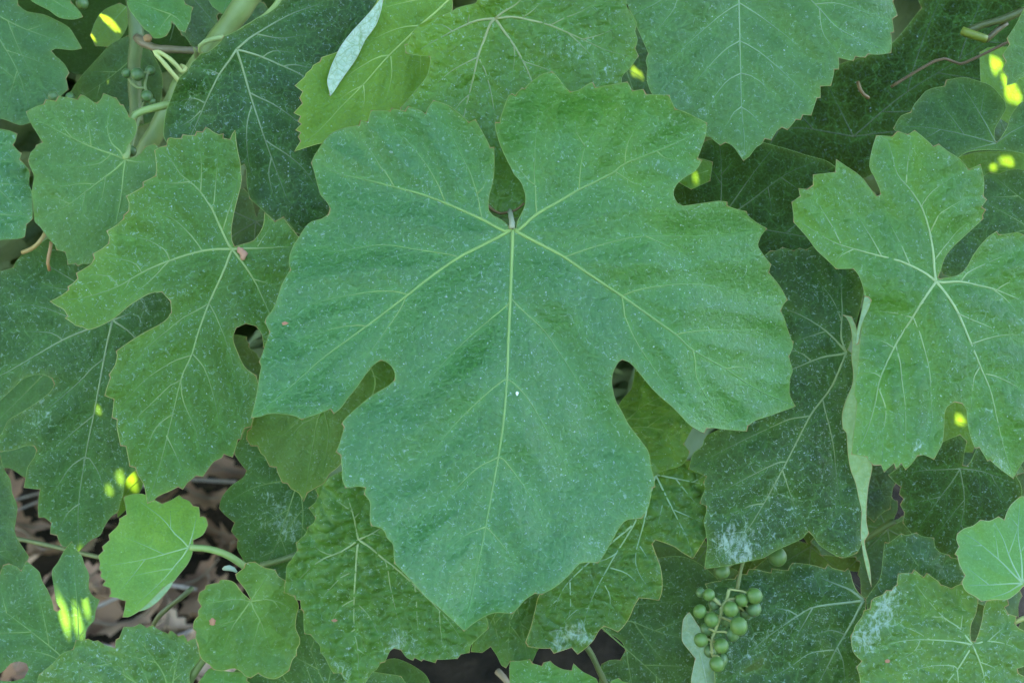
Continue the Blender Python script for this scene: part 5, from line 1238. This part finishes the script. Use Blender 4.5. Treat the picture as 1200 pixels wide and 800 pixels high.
# soft dapples: small gaps in leaves far overhead, blurred by the sun's width
SOFT = []
soft = [plane_uv(world_pt(px, py, float(BYKEY[k].depth([px], [py])[0]))) for k, px, py in SOFT]
bu = [plane_uv(b[0]) for b in beams]
LEAF_RING = lobed(0, 0, 1.0, -math.pi / 2, 3)
LEAF_RING = LEAF_RING[::2]
VV_, FF_ = [], []
vr = random.Random(9)
for layer, dist in enumerate((0.40, 0.47, 0.55, 0.64, 0.93, 1.02, 1.12)):
    for i in range(-17, 18):
        for j in range(-26 if dist < 0.9 else -46, 21 if layer in (1, 3) else 8):
            u = (i + 0.5 * (j % 2) + 0.25 * layer + vr.uniform(-0.22, 0.22)) * 0.062
            v = (j + vr.uniform(-0.22, 0.22) + 0.3 * layer) * 0.058
            if v > (1.15 if layer in (1, 3) else 0.30) + 0.02 * vr.random():
                continue
            rad = vr.uniform(0.058, 0.072)
            if any(math.hypot(u - q[0], v - q[1]) < rad * 1.02 + 0.004 for q in bu) or any(math.hypot(u - q[0], v - q[1]) < rad * 0.95 + 0.010 for q in soft):
                continue
            c = C0 + E1 * u + E2 * v + SUNV * (dist + vr.uniform(-0.02, 0.02))
            if c.z < 0.06:
                continue
            q = CROT.transposed() @ (c - cam.location)       # keep the view down to the litter and the bare soil open
            if q.z < 0:
                sx, sy = 600 - q.x / q.z / K, 400 + q.y / q.z / K
                if sy > 475 and sx < 370 or sy > 650 and sx < 950:
                    continue
            ax = Vector((vr.uniform(-1, 1), vr.uniform(-1, 1), vr.uniform(-1, 1))).normalized()
            nrm = (SUNV + ax * 0.38).normalized()
            t1 = nrm.cross(Vector((vr.uniform(-1, 1), vr.uniform(-1, 1), 0.3))).normalized()
            t2 = nrm.cross(t1)
            b0 = len(VV_)
            VV_.append(tuple(c))
            for (x, y) in LEAF_RING:
                VV_.append(tuple(c + t1 * x * rad + t2 * y * rad - nrm * rad * 0.22 * (x * x + y * y)))
            n = len(LEAF_RING)
            for k in range(n):
                FF_.append((b0, b0 + 1 + k, b0 + 1 + (k + 1) % n))
# added plates, their holes cut to throw the patches of sun
def wavy(seed):
    return [((1 + 0.06 * math.sin(5 * a + seed) + 0.03 * math.sin(17 * a)) * math.cos(a), (1 + 0.06 * math.sin(5 * a + seed) + 0.03 * math.sin(17 * a)) * math.sin(a)) for a in (2 * math.pi * m / 48 for m in range(48))]


groups = []
for k, q in enumerate(bu):
    for g_ in groups:
        if math.hypot(bu[g_[0]][0] - q[0], bu[g_[0]][1] - q[1]) < 0.05:
            g_.append(k)
            break
    else:
        groups.append([k])
for gi, g_ in enumerate(groups):
    cu = sum(bu[k][0] for k in g_) / len(g_)
    cv = sum(bu[k][1] for k in g_) / len(g_)
    R0 = 0.14
    dist = 0.27 + 0.012 * gi
    ring = [(cu + x * R0, cv + y * R0) for x, y in wavy(gi)]
    V2 = [Vector(p) for p in ring]
    E2d = [(i, (i + 1) % len(ring)) for i in range(len(ring))]
    holes = []
    for k in range(len(beams)):
        if not inside(ring, np.array([bu[k][0]]), np.array([bu[k][1]]))[0]:
            continue
        _, a, b, r = beams[k]
        s_ = 0.000265
        hole = []
        for m in range(14):
            t = 2 * math.pi * m / 14
            w = 1 + 0.16 * math.sin(3 * t + k) + 0.1 * math.sin(5 * t + 2 * k)
            x, y = a * s_ * math.cos(t) * w, b * s_ * math.sin(t) * w * 0.5
            hole.append((bu[k][0] + x * math.cos(r) - y * math.sin(r), bu[k][1] + x * math.sin(r) + y * math.cos(r)))
        holes.append(hole)
        o_ = len(V2)
        V2 += [Vector(p) for p in hole]
        E2d += [(o_ + i, o_ + (i + 1) % len(hole)) for i in range(len(hole))]
    for q in soft:
        if inside(ring, np.array([q[0]]), np.array([q[1]]))[0]:
            hole = [(q[0] + 0.012 * math.cos(2 * math.pi * m / 12), q[1] + 0.010 * math.sin(2 * math.pi * m / 12)) for m in range(12)]
            holes.append(hole)
            o_ = len(V2)
            V2 += [Vector(p) for p in hole]
            E2d += [(o_ + i, o_ + (i + 1) % len(hole)) for i in range(len(hole))]
    vo, _, fo, *_ = delaunay_2d_cdt(V2, E2d, [], 0, 1e-6)
    b0 = len(VV_)
    for p in vo:
        rr2 = ((p[0] - cu) ** 2 + (p[1] - cv) ** 2) / R0 ** 2
        VV_.append(tuple(C0 + E1 * p[0] + E2 * p[1] + SUNV * (dist - 0.012 * rr2)))
    for f in fo:
        cx = np.array([sum(vo[i][0] for i in f) / len(f)])
        cy = np.array([sum(vo[i][1] for i in f) / len(f)])
        if inside(ring, cx, cy)[0] and not any(inside(h, cx, cy)[0] for h in holes):
            FF_.append(tuple(b0 + i for i in f))
fol = mesh_obj('sun_block_foliage', VV_, FF_, M_LEAF, smooth=False)
fol.color = (0.035, 0.080, 0.030, 1)
fol['dust'], fol['wrinkle'], fol['rough'], fol['felt'], fol['gloss'] = 0.1, 0.2, 0.45, 0.1, 0.25
fol['kind'] = 'stuff'

# ------------------------------------------------------------------ unseen row of leaves behind the camera, added to block low sky
RV, RF = [], []
rr_ = random.Random(31)
for i in range(6500):
    x, z = rr_.uniform(-7, 7), rr_.uniform(0.15, 2.75)
    y = -1.8 - abs(rr_.gauss(0, 0.22)) + 0.12 * math.sin(3 * x) * math.sin(2 * z + x)
    c = Vector((x, y, z))
    nrm = (Vector((0, 1, 0.5)) + Vector((rr_.uniform(-1, 1), rr_.uniform(-1, 1), rr_.uniform(-1, 1))) * 0.8).normalized()
    t1 = nrm.cross(Vector((rr_.uniform(-1, 1), 0.2, rr_.uniform(-1, 1)))).normalized()
    t2 = nrm.cross(t1)
    rad = rr_.uniform(0.06, 0.11)
    b0 = len(RV)
    RV.append(tuple(c))
    ring = LEAF_RING[::2]
    for (a, b) in ring:
        RV.append(tuple(c + t1 * a * rad + t2 * b * rad - nrm * rad * 0.2 * (a * a + b * b)))
    for k in range(len(ring)):
        RF.append((b0, b0 + 1 + k, b0 + 1 + (k + 1) % len(ring)))
row = mesh_obj('sky_block_row', RV, RF, M_LEAF, smooth=False)
row.color = (0.018, 0.055, 0.014, 1)
row['dust'], row['wrinkle'], row['rough'], row['felt'], row['gloss'] = 0.1, 0.2, 0.5, 0.2, 0.3
row['kind'] = 'stuff'
